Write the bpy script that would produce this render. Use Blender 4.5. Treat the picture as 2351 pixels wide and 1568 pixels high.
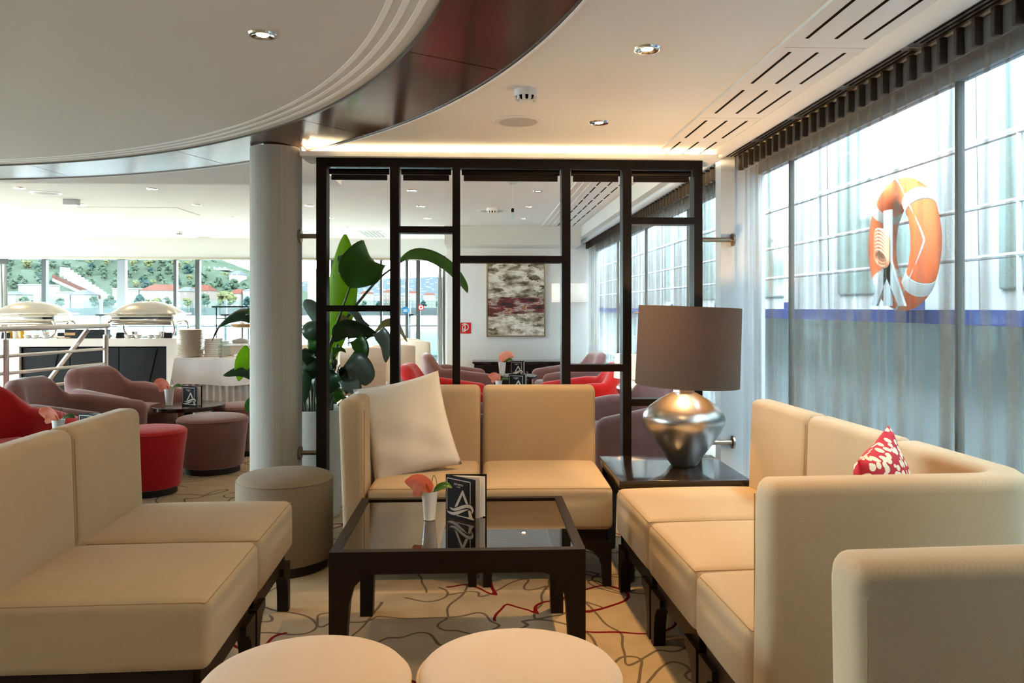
import bpy, bmesh, math, random
from math import sin, cos, pi, radians, sqrt, atan
from mathutils import Vector, Matrix

for o in list(bpy.data.objects):
    bpy.data.objects.remove(o)
SC = bpy.context.scene
COL = SC.collection
random.seed(7)

# ------------------------------------------------------------------ camera
F_PX, EYE = 1800.0, 1.25
YAW = atan(78 / 1800.0)
cam_d = bpy.data.cameras.new('camera')
cam_d.sensor_width = 36.0
cam_d.lens = F_PX / 2351 * 36
cam_d.shift_y = -(784 - 706) / 2351.0
cam_d.clip_end = 8000
cam_o = bpy.data.objects.new('camera', cam_d)
COL.objects.link(cam_o)
cam_o.location = (0, 0, EYE)
cam_o.rotation_euler = (pi / 2, 0, -YAW)
SC.camera = cam_o
# ------------------------------------------------------------------ sky, exposure
W = bpy.data.worlds.new('overcast_sky')
SC.world = W
W.use_nodes = True
bg = W.node_tree.nodes['Background']
bg.inputs[0].default_value = (0.77, 0.895, 1.0, 1)
bg.inputs[1].default_value = 11.0
SC.view_settings.view_transform = 'Standard'
SC.view_settings.look = 'None'
SC.view_settings.gamma = 1
SC.view_settings.use_curve_mapping = False
SC.view_settings.exposure = 1.36
SC.cycles.transparent_max_bounces = 28
SC.cycles.max_bounces = 8
SC.cycles.diffuse_bounces = 4
SC.cycles.sample_clamp_indirect = 6
WARM = (1.0, 0.58, 0.22)
SPOT_W, LAMP_W = 16.0, 11.0


def at(u, v, Y):
    """world point at depth Y that was measured at photo pixel (u, v)"""
    xc, z = (u - 1175.5) / F_PX, (706 - v) / F_PX
    c, s = cos(YAW), sin(YAW)
    rx, ry = xc * c + s, c - xc * s
    t = Y / ry
    return Vector((rx * t, Y, EYE + z * t))


# ------------------------------------------------------------------ materials
MATS = {}


def new_mat(name):
    m = bpy.data.materials.new(name)
    m.use_nodes = True
    MATS[name] = m
    nt = m.node_tree
    return m, nt, nt.nodes['Principled BSDF']


def pmat(name, col, rough=0.5, metal=0.0, spec=0.5, noise=0.0, nscale=20, bump=0.0, bscale=200, emit=None, estr=0, stretch=None, sheen=0):
    m, nt, p = new_mat(name)
    p.inputs['Base Color'].default_value = (*col, 1)
    p.inputs['Roughness'].default_value = rough
    p.inputs['Metallic'].default_value = metal
    p.inputs['Specular IOR Level'].default_value = spec
    if sheen:
        p.inputs['Sheen Weight'].default_value = sheen
        p.inputs['Sheen Roughness'].default_value = 0.5
    if emit:
        p.inputs['Emission Color'].default_value = (*emit, 1)
        p.inputs['Emission Strength'].default_value = estr
    tc = nt.nodes.new('ShaderNodeTexCoord')
    mp = nt.nodes.new('ShaderNodeMapping')
    nt.links.new(tc.outputs['Object'], mp.inputs[0])
    if stretch:
        mp.inputs['Scale'].default_value = stretch
    if noise:
        n = nt.nodes.new('ShaderNodeTexNoise')
        n.inputs['Scale'].default_value = nscale
        n.inputs['Detail'].default_value = 4
        nt.links.new(mp.outputs[0], n.inputs['Vector'])
        r = nt.nodes.new('ShaderNodeMix'); r.data_type = 'RGBA'
        a = [max(0, c * (1 - noise)) for c in col]; b = [min(1, c * (1 + noise)) for c in col]
        r.inputs[6].default_value = (*a, 1); r.inputs[7].default_value = (*b, 1)
        nt.links.new(n.outputs[0], r.inputs[0])
        nt.links.new(r.outputs[2], p.inputs['Base Color'])
    if bump:
        n2 = nt.nodes.new('ShaderNodeTexNoise')
        n2.inputs['Scale'].default_value = bscale
        nt.links.new(mp.outputs[0], n2.inputs['Vector'])
        b = nt.nodes.new('ShaderNodeBump')
        b.inputs['Strength'].default_value = bump
        b.inputs['Distance'].default_value = 0.004
        nt.links.new(n2.outputs[0], b.inputs['Height'])
        nt.links.new(b.outputs[0], p.inputs['Normal'])
    return m


def fabric(name, col, scale=420, var=0.12, bump=0.35, sheen=0.2, fuzz=0.10):
    """twill cloth: two crossed wave textures as bump plus a soft colour mottle"""
    m, nt, p = new_mat(name)
    p.inputs['Roughness'].default_value = 0.95
    p.inputs['Specular IOR Level'].default_value = 0.15
    p.inputs['Sheen Weight'].default_value = sheen
    p.inputs['Sheen Roughness'].default_value = 0.45
    tc = nt.nodes.new('ShaderNodeTexCoord')
    mp = nt.nodes.new('ShaderNodeMapping')
    mp.inputs['Rotation'].default_value = (0.6, 0.5, 0.7)
    nt.links.new(tc.outputs['Object'], mp.inputs[0])
    wv = nt.nodes.new('ShaderNodeTexWave')
    wv.inputs['Scale'].default_value = scale / 6
    wv.inputs['Distortion'].default_value = 1.5
    wv.inputs['Detail'].default_value = 1
    nt.links.new(mp.outputs[0], wv.inputs['Vector'])
    n = nt.nodes.new('ShaderNodeTexNoise')
    n.inputs['Scale'].default_value = scale
    n.inputs['Detail'].default_value = 2
    nt.links.new(tc.outputs['Object'], n.inputs['Vector'])
    n3 = nt.nodes.new('ShaderNodeTexNoise')
    n3.inputs['Scale'].default_value = 6
    nt.links.new(tc.outputs['Object'], n3.inputs['Vector'])
    mul = nt.nodes.new('ShaderNodeMath'); mul.operation = 'MULTIPLY_ADD'
    nt.links.new(wv.outputs[0], mul.inputs[0]); mul.inputs[1].default_value = 0.25
    nt.links.new(n.outputs[0], mul.inputs[2])
    mix = nt.nodes.new('ShaderNodeMix'); mix.data_type = 'RGBA'
    mix.inputs[6].default_value = (*[c * (1 - var) for c in col], 1)
    mix.inputs[7].default_value = (*[min(1, c * (1 + var)) for c in col], 1)
    mm = nt.nodes.new('ShaderNodeMath'); mm.operation = 'MULTIPLY_ADD'
    nt.links.new(n3.outputs[0], mm.inputs[0]); mm.inputs[1].default_value = 0.35
    nt.links.new(mul.outputs[0], mm.inputs[2])
    sub = nt.nodes.new('ShaderNodeMath'); sub.operation = 'SUBTRACT'; sub.use_clamp = True
    nt.links.new(mm.outputs[0], sub.inputs[0]); sub.inputs[1].default_value = 0.4
    nt.links.new(sub.outputs[0], mix.inputs[0])
    nt.links.new(mix.outputs[2], p.inputs['Base Color'])
    b = nt.nodes.new('ShaderNodeBump'); b.inputs['Strength'].default_value = bump; b.inputs['Distance'].default_value = 0.002
    nt.links.new(mul.outputs[0], b.inputs['Height']); nt.links.new(b.outputs[0], p.inputs['Normal'])
    return m


def glassy(name, tint, ior=1.45, rough=0.0, minrefl=0.0):
    """thin pane: tinted see-through with a fresnel mirror"""
    m, nt, p = new_mat(name)
    nt.nodes.remove(p)
    out = nt.nodes['Material Output']
    tr = nt.nodes.new('ShaderNodeBsdfTransparent'); tr.inputs[0].default_value = (*tint, 1)
    gl = nt.nodes.new('ShaderNodeBsdfGlossy'); gl.inputs['Roughness'].default_value = rough
    fr = nt.nodes.new('ShaderNodeFresnel'); fr.inputs[0].default_value = ior
    # same mirror strength from either face of the thin pane
    ge = nt.nodes.new('ShaderNodeNewGeometry')
    io = nt.nodes.new('ShaderNodeMath'); io.operation = 'MULTIPLY_ADD'
    nt.links.new(ge.outputs['Backfacing'], io.inputs[0]); io.inputs[1].default_value = 1 / ior - ior; io.inputs[2].default_value = ior
    nt.links.new(io.outputs[0], fr.inputs[0])
    mx = nt.nodes.new('ShaderNodeMixShader')
    if minrefl:
        ad = nt.nodes.new('ShaderNodeMath'); ad.operation = 'ADD'; ad.use_clamp = True
        ad.inputs[1].default_value = minrefl
        nt.links.new(fr.outputs[0], ad.inputs[0]); nt.links.new(ad.outputs[0], mx.inputs[0])
    else:
        nt.links.new(fr.outputs[0], mx.inputs[0])
    nt.links.new(tr.outputs[0], mx.inputs[1]); nt.links.new(gl.outputs[0], mx.inputs[2])
    nt.links.new(mx.outputs[0], out.inputs[0])
    return m


def sheer(name, col, opacity):
    m, nt, p = new_mat(name)
    nt.nodes.remove(p)
    out = nt.nodes['Material Output']
    tr = nt.nodes.new('ShaderNodeBsdfTransparent')
    d = nt.nodes.new('ShaderNodeBsdfDiffuse'); d.inputs[0].default_value = (*col, 1)
    t = nt.nodes.new('ShaderNodeBsdfTranslucent'); t.inputs[0].default_value = (*col, 1)
    m1 = nt.nodes.new('ShaderNodeMixShader'); m1.inputs[0].default_value = 0.45
    nt.links.new(d.outputs[0], m1.inputs[1]); nt.links.new(t.outputs[0], m1.inputs[2])
    m2 = nt.nodes.new('ShaderNodeMixShader')
    tc = nt.nodes.new('ShaderNodeTexCoord')
    mp = nt.nodes.new('ShaderNodeMapping'); mp.inputs['Scale'].default_value = (1, 1, 0.06)
    nt.links.new(tc.outputs['Object'], mp.inputs[0])
    n = nt.nodes.new('ShaderNodeTexNoise'); n.inputs['Scale'].default_value = 160
    nt.links.new(mp.outputs[0], n.inputs['Vector'])
    r = nt.nodes.new('ShaderNodeMapRange')
    r.inputs['From Min'].default_value = 0.3; r.inputs['From Max'].default_value = 0.7
    r.inputs['To Min'].default_value = opacity * 0.9; r.inputs['To Max'].default_value = opacity * 1.1
    nt.links.new(n.outputs[0], r.inputs['Value'])
    nt.links.new(r.outputs[0], m2.inputs[0])
    nt.links.new(tr.outputs[0], m2.inputs[1]); nt.links.new(m1.outputs[0], m2.inputs[2])
    nt.links.new(m2.outputs[0], out.inputs[0])
    return m


def carpet_mat():
    m, nt, p = new_mat('carpet')
    p.inputs['Roughness'].default_value = 1.0
    p.inputs['Specular IOR Level'].default_value = 0.05
    N = nt.nodes.new; L = nt.links.new
    tc = N('ShaderNodeTexCoord')

    def contour(scale, off, level, width, gate_scale=0, gate=0.5, rot=0.3):
        """thin line of even width along a level of a smooth noise field"""
        mp = N('ShaderNodeMapping'); mp.inputs['Location'].default_value = off; mp.inputs['Rotation'].default_value = (0, 0, rot)
        mp.inputs['Scale'].default_value = (scale, scale * 0.85, 1)
        L(tc.outputs['Object'], mp.inputs[0])
        vals = []
        E = 0.02
        for d in ((0, 0, 0), (E, 0, 0), (0, E, 0)):
            ad = N('ShaderNodeVectorMath'); ad.operation = 'ADD'; ad.inputs[1].default_value = d; L(mp.outputs[0], ad.inputs[0])
            n = N('ShaderNodeTexNoise'); n.inputs['Scale'].default_value = 1.0; n.inputs['Detail'].default_value = 1.0
            n.inputs['Roughness'].default_value = 0.5; n.inputs['Distortion'].default_value = 0.45
            n.noise_dimensions = '2D'
            L(ad.outputs[0], n.inputs['Vector']); vals.append(n.outputs[0])

        def M(op, a, b=None):
            m_ = N('ShaderNodeMath'); m_.operation = op
            for i, q in enumerate((a, b)):
                if q is None: continue
                if isinstance(q, (int, float)): m_.inputs[i].default_value = q
                else: L(q, m_.inputs[i])
            return m_.outputs[0]
        gx, gy = M('SUBTRACT', vals[1], vals[0]), M('SUBTRACT', vals[2], vals[0])
        g2 = M('ADD', M('MULTIPLY', gx, gx), M('MULTIPLY', gy, gy))
        gm = M('ADD', M('DIVIDE', M('SQRT', g2), E), 0.05)
        res = M('LESS_THAN', M('DIVIDE', M('ABSOLUTE', M('SUBTRACT', vals[0], level)), gm), width * scale)
        if gate_scale:
            g = N('ShaderNodeTexNoise'); g.noise_dimensions = '2D'; g.inputs['Scale'].default_value = gate_scale; g.inputs['Detail'].default_value = 0
            mp2 = N('ShaderNodeMapping'); mp2.inputs['Location'].default_value = (off[1] + 3.1, off[0], 0)
            L(tc.outputs['Object'], mp2.inputs[0]); L(mp2.outputs[0], g.inputs['Vector'])
            res = M('MULTIPLY', res, M('GREATER_THAN', g.outputs[0], gate))
        return res
    nz = N('ShaderNodeTexNoise'); nz.inputs['Scale'].default_value = 9; nz.inputs['Detail'].default_value = 8
    L(tc.outputs['Object'], nz.inputs['Vector'])
    base = N('ShaderNodeMix'); base.data_type = 'RGBA'
    base.inputs[6].default_value = (0.36, 0.275, 0.175, 1); base.inputs[7].default_value = (0.52, 0.42, 0.29, 1)
    L(nz.outputs[0], base.inputs[0])
    c1 = contour(2.5, (3.3, 1.7, 0), 0.47, 0.0050, 1.5, 0.36)
    c2 = contour(3.0, (8.1, 5.2, 0), 0.53, 0.0050, 1.5, 0.40, 1.2)
    c3 = contour(2.0, (1.4, 9.6, 0), 0.5, 0.0060, 1.1, 0.50, 0.1)
    mx = N('ShaderNodeMath'); mx.operation = 'MAXIMUM'; L(c1, mx.inputs[0]); L(c2, mx.inputs[1])
    g = N('ShaderNodeMix'); g.data_type = 'RGBA'; L(mx.outputs[0], g.inputs[0]); L(base.outputs[2], g.inputs[6])
    g.inputs[7].default_value = (0.15, 0.115, 0.08, 1)
    r = N('ShaderNodeMix'); r.data_type = 'RGBA'; L(c3, r.inputs[0]); L(g.outputs[2], r.inputs[6])
    r.inputs[7].default_value = (0.16, 0.006, 0.010, 1)
    L(r.outputs[2], p.inputs['Base Color'])
    bn = N('ShaderNodeTexNoise'); bn.inputs['Scale'].default_value = 500
    L(tc.outputs['Object'], bn.inputs['Vector'])
    b = N('ShaderNodeBump'); b.inputs['Strength'].default_value = 0.5; b.inputs['Distance'].default_value = 0.004
    L(bn.outputs[0], b.inputs['Height']); L(b.outputs[0], p.inputs['Normal'])
    return m


def wood(name, c1, c2, rough=0.35, scale=(2, 40, 40), coat=0.0):
    m, nt, p = new_mat(name)
    p.inputs['Roughness'].default_value = rough
    p.inputs['Coat Weight'].default_value = coat
    p.inputs['Specular IOR Level'].default_value = 0.5 if coat else 0.2
    tc = nt.nodes.new('ShaderNodeTexCoord'); mp = nt.nodes.new('ShaderNodeMapping'); mp.inputs['Scale'].default_value = scale
    nt.links.new(tc.outputs['Object'], mp.inputs[0])
    n = nt.nodes.new('ShaderNodeTexNoise'); n.inputs['Scale'].default_value = 4; n.inputs['Detail'].default_value = 6
    nt.links.new(mp.outputs[0], n.inputs['Vector'])
    mx = nt.nodes.new('ShaderNodeMix'); mx.data_type = 'RGBA'
    mx.inputs[6].default_value = (*c1, 1); mx.inputs[7].default_value = (*c2, 1)
    nt.links.new(n.outputs[0], mx.inputs[0]); nt.links.new(mx.outputs[2], p.inputs['Base Color'])
    return m


def art_mat():
    m, nt, p = new_mat('abstract_canvas')
    p.inputs['Roughness'].default_value = 0.55
    N = nt.nodes.new; L = nt.links.new
    tc = N('ShaderNodeTexCoord')

    def strokes(scale, seed, detail=5):
        mp = N('ShaderNodeMapping'); mp.inputs['Scale'].default_value = scale; mp.inputs['Location'].default_value = (seed, 0, seed * 1.7)
        L(tc.outputs['Object'], mp.inputs[0])
        n = N('ShaderNodeTexNoise'); n.inputs['Scale'].default_value = 1; n.inputs['Detail'].default_value = detail; n.inputs['Distortion'].default_value = 0.12
        L(mp.outputs[0], n.inputs['Vector'])
        return n.outputs[0]
    mpv = N('ShaderNodeMapping'); mpv.inputs['Scale'].default_value = (7, 1, 15); L(tc.outputs['Object'], mpv.inputs[0])
    dn = N('ShaderNodeTexNoise'); dn.inputs['Scale'].default_value = 2.5; L(mpv.outputs[0], dn.inputs['Vector'])
    dv = N('ShaderNodeVectorMath'); dv.operation = 'ADD'; L(mpv.outputs[0], dv.inputs[0]); L(dn.outputs['Color'], dv.inputs[1])
    vo = N('ShaderNodeTexVoronoi'); vo.distance = 'CHEBYCHEV'; vo.inputs['Scale'].default_value = 1.0; L(dv.outputs[0], vo.inputs['Vector'])
    sv = N('ShaderNodeSeparateColor'); L(vo.outputs['Color'], sv.inputs[0])
    st0 = strokes((7.0, 1, 16), 1.3, 7)
    mxs = N('ShaderNodeMath'); mxs.operation = 'MULTIPLY_ADD'; L(sv.outputs[0], mxs.inputs[0]); mxs.inputs[1].default_value = 0.30
    sb = N('ShaderNodeMath'); sb.operation = 'MULTIPLY_ADD'; L(st0, sb.inputs[0]); sb.inputs[1].default_value = 0.9; sb.inputs[2].default_value = -0.08
    L(sb.outputs[0], mxs.inputs[2])
    s1 = mxs.outputs[0]
    r1 = N('ShaderNodeValToRGB'); L(s1, r1.inputs[0])
    e = r1.color_ramp.elements
    e[0].position = 0.3; e[0].color = (0.06, 0.045, 0.025, 1)
    e[1].position = 0.72; e[1].color = (0.80, 0.76, 0.68, 1)
    for pos, c in ((0.4, (0.20, 0.16, 0.09, 1)), (0.48, (0.42, 0.35, 0.26, 1)), (0.55, (0.55, 0.44, 0.36, 1)), (0.62, (0.72, 0.66, 0.58, 1))):
        x = e.new(pos); x.color = c
    s2 = strokes((5, 1, 16), 5.1)
    r2 = N('ShaderNodeValToRGB'); L(s2, r2.inputs[0])
    e = r2.color_ramp.elements
    e[0].position = 0.36; e[0].color = (0.012, 0.01, 0.01, 1)
    e[1].position = 0.68; e[1].color = (0.55, 0.32, 0.05, 1)
    for pos, c in ((0.44, (0.10, 0.015, 0.015, 1)), (0.5, (0.17, 0.02, 0.02, 1)), (0.57, (0.45, 0.40, 0.34, 1)), (0.62, (0.28, 0.03, 0.02, 1))):
        x = e.new(pos); x.color = c
    sp = N('ShaderNodeSeparateXYZ'); L(tc.outputs['Object'], sp.inputs[0])
    z = N('ShaderNodeMath'); z.operation = 'SUBTRACT'; L(sp.outputs[2], z.inputs[0]); z.inputs[1].default_value = 0.42
    a = N('ShaderNodeMath'); a.operation = 'ABSOLUTE'; L(z.outputs[0], a.inputs[0])
    s3 = strokes((3, 1, 10), 9.2)
    ad = N('ShaderNodeMath'); ad.operation = 'MULTIPLY_ADD'; L(s3, ad.inputs[0]); ad.inputs[1].default_value = -0.28; L(a.outputs[0], ad.inputs[2])
    lt = N('ShaderNodeMapRange'); L(ad.outputs[0], lt.inputs['Value'])
    lt.inputs['From Min'].default_value = -0.045; lt.inputs['From Max'].default_value = -0.02
    lt.inputs['To Min'].default_value = 1; lt.inputs['To Max'].default_value = 0
    mx = N('ShaderNodeMix'); mx.data_type = 'RGBA'; L(lt.outputs[0], mx.inputs[0]); L(r1.outputs[0], mx.inputs[6]); L(r2.outputs[0], mx.inputs[7])
    L(mx.outputs[2], p.inputs['Base Color'])
    return m


def red_print_mat():
    m, nt, p = new_mat('red_print_cloth')
    p.inputs['Roughness'].default_value = 0.9
    tc = nt.nodes.new('ShaderNodeTexCoord'); mp = nt.nodes.new('ShaderNodeMapping'); mp.inputs['Scale'].default_value = (27, 27, 48)
    nt.links.new(tc.outputs['Object'], mp.inputs[0])
    v = nt.nodes.new('ShaderNodeTexVoronoi'); v.inputs['Scale'].default_value = 1.0
    nt.links.new(mp.outputs[0], v.inputs['Vector'])
    lt = nt.nodes.new('ShaderNodeMath'); lt.operation = 'LESS_THAN'; lt.inputs[1].default_value = 0.47
    nt.links.new(v.outputs['Distance'], lt.inputs[0])
    mx = nt.nodes.new('ShaderNodeMix'); mx.data_type = 'RGBA'
    mx.inputs[6].default_value = (0.42, 0.012, 0.03, 1); mx.inputs[7].default_value = (0.75, 0.68, 0.52, 1)
    nt.links.new(lt.outputs[0], mx.inputs[0]); nt.links.new(mx.outputs[2], p.inputs['Base Color'])
    return m


def town_mat():
    m, nt, p = new_mat('hazy_hillside')
    p.inputs['Roughness'].default_value = 1
    p.inputs['Specular IOR Level'].default_value = 0
    tc = nt.nodes.new('ShaderNodeTexCoord')
    mp = nt.nodes.new('ShaderNodeMapping'); mp.inputs['Scale'].default_value = (0.055, 0.012, 0.17)
    nt.links.new(tc.outputs['Object'], mp.inputs[0])
    v = nt.nodes.new('ShaderNodeTexVoronoi'); v.inputs['Scale'].default_value = 1
    nt.links.new(mp.outputs[0], v.inputs['Vector'])
    lt = nt.nodes.new('ShaderNodeMath'); lt.operation = 'LESS_THAN'; lt.inputs[1].default_value = 0.30
    nt.links.new(v.outputs['Distance'], lt.inputs[0])
    mx = nt.nodes.new('ShaderNodeMix'); mx.data_type = 'RGBA'
    mx.inputs[6].default_value = (0.026, 0.032, 0.036, 1); mx.inputs[7].default_value = (0.060, 0.054, 0.050, 1)  # bluish slope colour has the haze of distance painted in
    nt.links.new(lt.outputs[0], mx.inputs[0]); nt.links.new(mx.outputs[2], p.inputs['Base Color'])
    return m


pmat('ceiling_white', (0.80, 0.79, 0.775), 0.85, noise=0.02, nscale=3)
pmat('ceiling_bead', (0.80, 0.78, 0.74), 0.6)
pmat('groove_white', (0.96, 0.97, 0.97), 0.6)
pmat('wall_white', (0.80, 0.78, 0.77), 0.9, bump=0.25, bscale=90, stretch=(1, 1, 0.05))
pmat('bulkhead_white', (0.66, 0.66, 0.63), 0.8)
pmat('slot_black', (0.004, 0.004, 0.004), 0.9, spec=0.1)
pmat('bronze_panel', (0.085, 0.042, 0.034), 0.17, metal=0.15, noise=0.06, nscale=60).node_tree.nodes['Principled BSDF'].inputs['IOR'].default_value = 2.3
pmat('bronze_edge', (0.10, 0.07, 0.05), 0.4, metal=0.4)
pmat('steel', (0.62, 0.58, 0.53), 0.28, metal=1.0)
pmat('bronze_rod', (0.30, 0.24, 0.18), 0.3, metal=1.0)
pmat('chrome', (0.82, 0.80, 0.77), 0.06, metal=1.0)
pmat('chafer_lid', (0.60, 0.55, 0.49), 0.16, metal=1.0)
pmat('alu_frame', (0.25, 0.27, 0.285), 0.45, metal=0.3)
pmat('post_grey', (0.52, 0.55, 0.58), 0.5, metal=0.2)
pmat('mullion_grey', (0.05, 0.056, 0.056), 0.5)
pmat('column_cloth', (0.44, 0.415, 0.37), 0.9, noise=0.18, nscale=70, stretch=(1.6, 1.6, 0.012), bump=0.3, bscale=90)
pmat('concrete_white', (0.66, 0.68, 0.62), 0.85, noise=0.08, nscale=30, bump=0.2, bscale=60)
pmat('espresso_metal', (0.006, 0.0035, 0.003), 0.45, spec=0.2)
wood('espresso_wood', (0.006, 0.003, 0.0022), (0.016, 0.008, 0.006), 0.45)
wood('table_lacquer', (0.008, 0.006, 0.006), (0.018, 0.012, 0.010), 0.16, coat=0.3)
pmat('plinth_black', (0.008, 0.007, 0.007), 0.6)
fabric('beige_twill', (0.45, 0.342, 0.22), 560, bump=0.25, sheen=0.15)
fabric('cream_twill', (0.52, 0.425, 0.335), 560, bump=0.25, sheen=0.15)
fabric('taupe_twill', (0.26, 0.20, 0.14), sheen=0.1)
pmat('seam_thread', (0.30, 0.20, 0.10), 0.9)
fabric('mauve_velour', (0.22, 0.105, 0.10), 260, 0.22, 0.25, 0.5)
fabric('red_velour', (0.52, 0.016, 0.018), 260, 0.2, 0.25, 0.35)
fabric('linen_white', (0.72, 0.69, 0.63), 800, 0.06, 0.3, 0.2)
fabric('cloth_white', (0.78, 0.72, 0.68), 300, 0.04, 0.2, 0.1)
pmat('lamp_shade', (0.30, 0.245, 0.195), 0.9, bump=0.3, bscale=300, spec=0.1)
pmat('shade_lit', (0.85, 0.70, 0.52), 0.9, emit=(1.0, 0.55, 0.25), estr=0.8)
pmat('sconce_white', (0.85, 0.82, 0.77), 0.9, emit=(1.0, 0.90, 0.76), estr=0.15)
pmat('brushed_pewter', (0.62, 0.60, 0.58), 0.30, metal=1.0, noise=0.12, nscale=40, stretch=(1, 1, 8))
pmat('brass_pale', (0.60, 0.46, 0.30), 0.35, metal=0.8)
pmat('porcelain', (0.82, 0.82, 0.80), 0.12)
pmat('plate_cream', (0.80, 0.70, 0.56), 0.25)
pmat('paper', (0.85, 0.84, 0.82), 0.8)
pmat('menu_black', (0.006, 0.006, 0.007), 0.6, spec=0.15)
pmat('menu_print', (0.62, 0.56, 0.48), 0.5)
pmat('leaf_bright', (0.19, 0.36, 0.012), 0.35, noise=0.2, nscale=8)
pmat('leaf_green', (0.045, 0.15, 0.022), 0.28, noise=0.3, nscale=12)
pmat('leaf_dark', (0.016, 0.055, 0.020), 0.30, noise=0.3, nscale=12)
pmat('leaf_dry', (0.26, 0.27, 0.09), 0.4, noise=0.35, nscale=16)
pmat('stem_green', (0.035, 0.06, 0.02), 0.4)
pmat('soil', (0.02, 0.014, 0.01), 1)
pmat('spathe_pink', (0.85, 0.33, 0.27), 0.3, noise=0.3, nscale=40)
pmat('spadix_orange', (0.75, 0.20, 0.04), 0.5)
pmat('downlight_glow', (1, 0.9, 0.7), 0.4, emit=(1.0, 0.80, 0.52), estr=30)
pmat('led_glow', (1, 0.9, 0.7), 0.4, emit=(1.0, 0.74, 0.40), estr=130)
pmat('plastic_white', (0.80, 0.80, 0.79), 0.4)
pmat('grille_grey', (0.50, 0.50, 0.50), 0.7)
pmat('sign_red', (0.62, 0.012, 0.014), 0.4)
pmat('sign_blue', (0.02, 0.20, 0.42), 0.4)
pmat('frame_champagne', (0.36, 0.30, 0.20), 0.35, metal=0.6)
pmat('cream_leather', (0.78, 0.68, 0.54), 0.45)
pmat('teal_cushion', (0.22, 0.30, 0.29), 0.7)
pmat('table_white', (0.78, 0.80, 0.82), 0.25)
pmat('counter_stone', (0.74, 0.67, 0.60), 0.35)
pmat('counter_black', (0.009, 0.008, 0.008), 0.5, spec=0.2)
pmat('honey_glass', (0.75, 0.42, 0.02), 0.1)
pmat('bread', (0.55, 0.32, 0.14), 0.8)
pmat('curtain_header', (0.045, 0.036, 0.030), 0.9)
pmat('curtain_band', (0.11, 0.108, 0.104), 0.9)
sheer('curtain_sheer', (0.33, 0.285, 0.225), 0.105)
sheer('curtain_grey', (0.42, 0.42, 0.38), 0.80)
glassy('window_glass', (0.94, 0.985, 0.975), 1.12)
glassy('smoked_glass', (0.40, 0.35, 0.30), 1.7, 0.0, 0.20)
glassy('rail_glass', (0.86, 0.95, 0.94), 1.2)
pmat('hull_grey', (0.2811, 0.3203, 0.3372), 0.6, spec=0.0, noise=0.05, nscale=2)
pmat('ship_white', (0.3029, 0.3090, 0.3121), 0.5, spec=0.0)
pmat('ship_blue', (0.030, 0.040, 0.115), 0.5, spec=0.0)
pmat('ship_window', (0.1192, 0.1578, 0.1472), 0.12, noise=0.3, nscale=1.5)
pmat('ship_ledge', (0.16, 0.19, 0.20), 0.6)
pmat('buoy_orange', (0.4250, 0.0850, 0.0298), 0.5, spec=0.0)
pmat('rope_white', (0.2975, 0.2890, 0.2720), 0.9)
pmat('rope_orange', (0.70, 0.28, 0.14), 0.9)
pmat('water', (0.20, 0.21, 0.21), 0.25, bump=0.4, bscale=2)
pmat('deck_pale', (0.12, 0.12, 0.12), 0.6, spec=0.0)
pmat('quay_stone', (0.034, 0.033, 0.032), 0.9, spec=0.0, noise=0.2, nscale=0.3)
pmat('hill_grass', (0.023, 0.030, 0.021), 1, spec=0.0, noise=0.4, nscale=0.12)
pmat('hill_stone', (0.4, 0.38, 0.35), 0.9, spec=0.0, noise=0.1, nscale=0.1)
pmat('tree_green', (0.027, 0.037, 0.025), 1, spec=0.0, noise=0.4, nscale=0.8)
pmat('tree_olive', (0.050, 0.052, 0.024), 1, spec=0.0, noise=0.4, nscale=0.8)
pmat('tree_dark', (0.013, 0.024, 0.021), 1, spec=0.0, noise=0.4, nscale=0.8)
pmat('trunk', (0.10, 0.07, 0.05), 1)
pmat('house_cream', (0.095, 0.087, 0.075), 0.9, spec=0.0)
pmat('house_white', (0.11, 0.108, 0.104), 0.9, spec=0.0)
pmat('house_pink', (0.085, 0.070, 0.061), 0.9, spec=0.0)
pmat('roof_red', (0.046, 0.018, 0.013), 0.9, spec=0.0)
pmat('roof_grey', (0.040, 0.041, 0.043), 0.9, spec=0.0)
pmat('house_glass', (0.16, 0.18, 0.20), 0.3)
carpet_mat(); art_mat(); red_print_mat(); town_mat()


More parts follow.
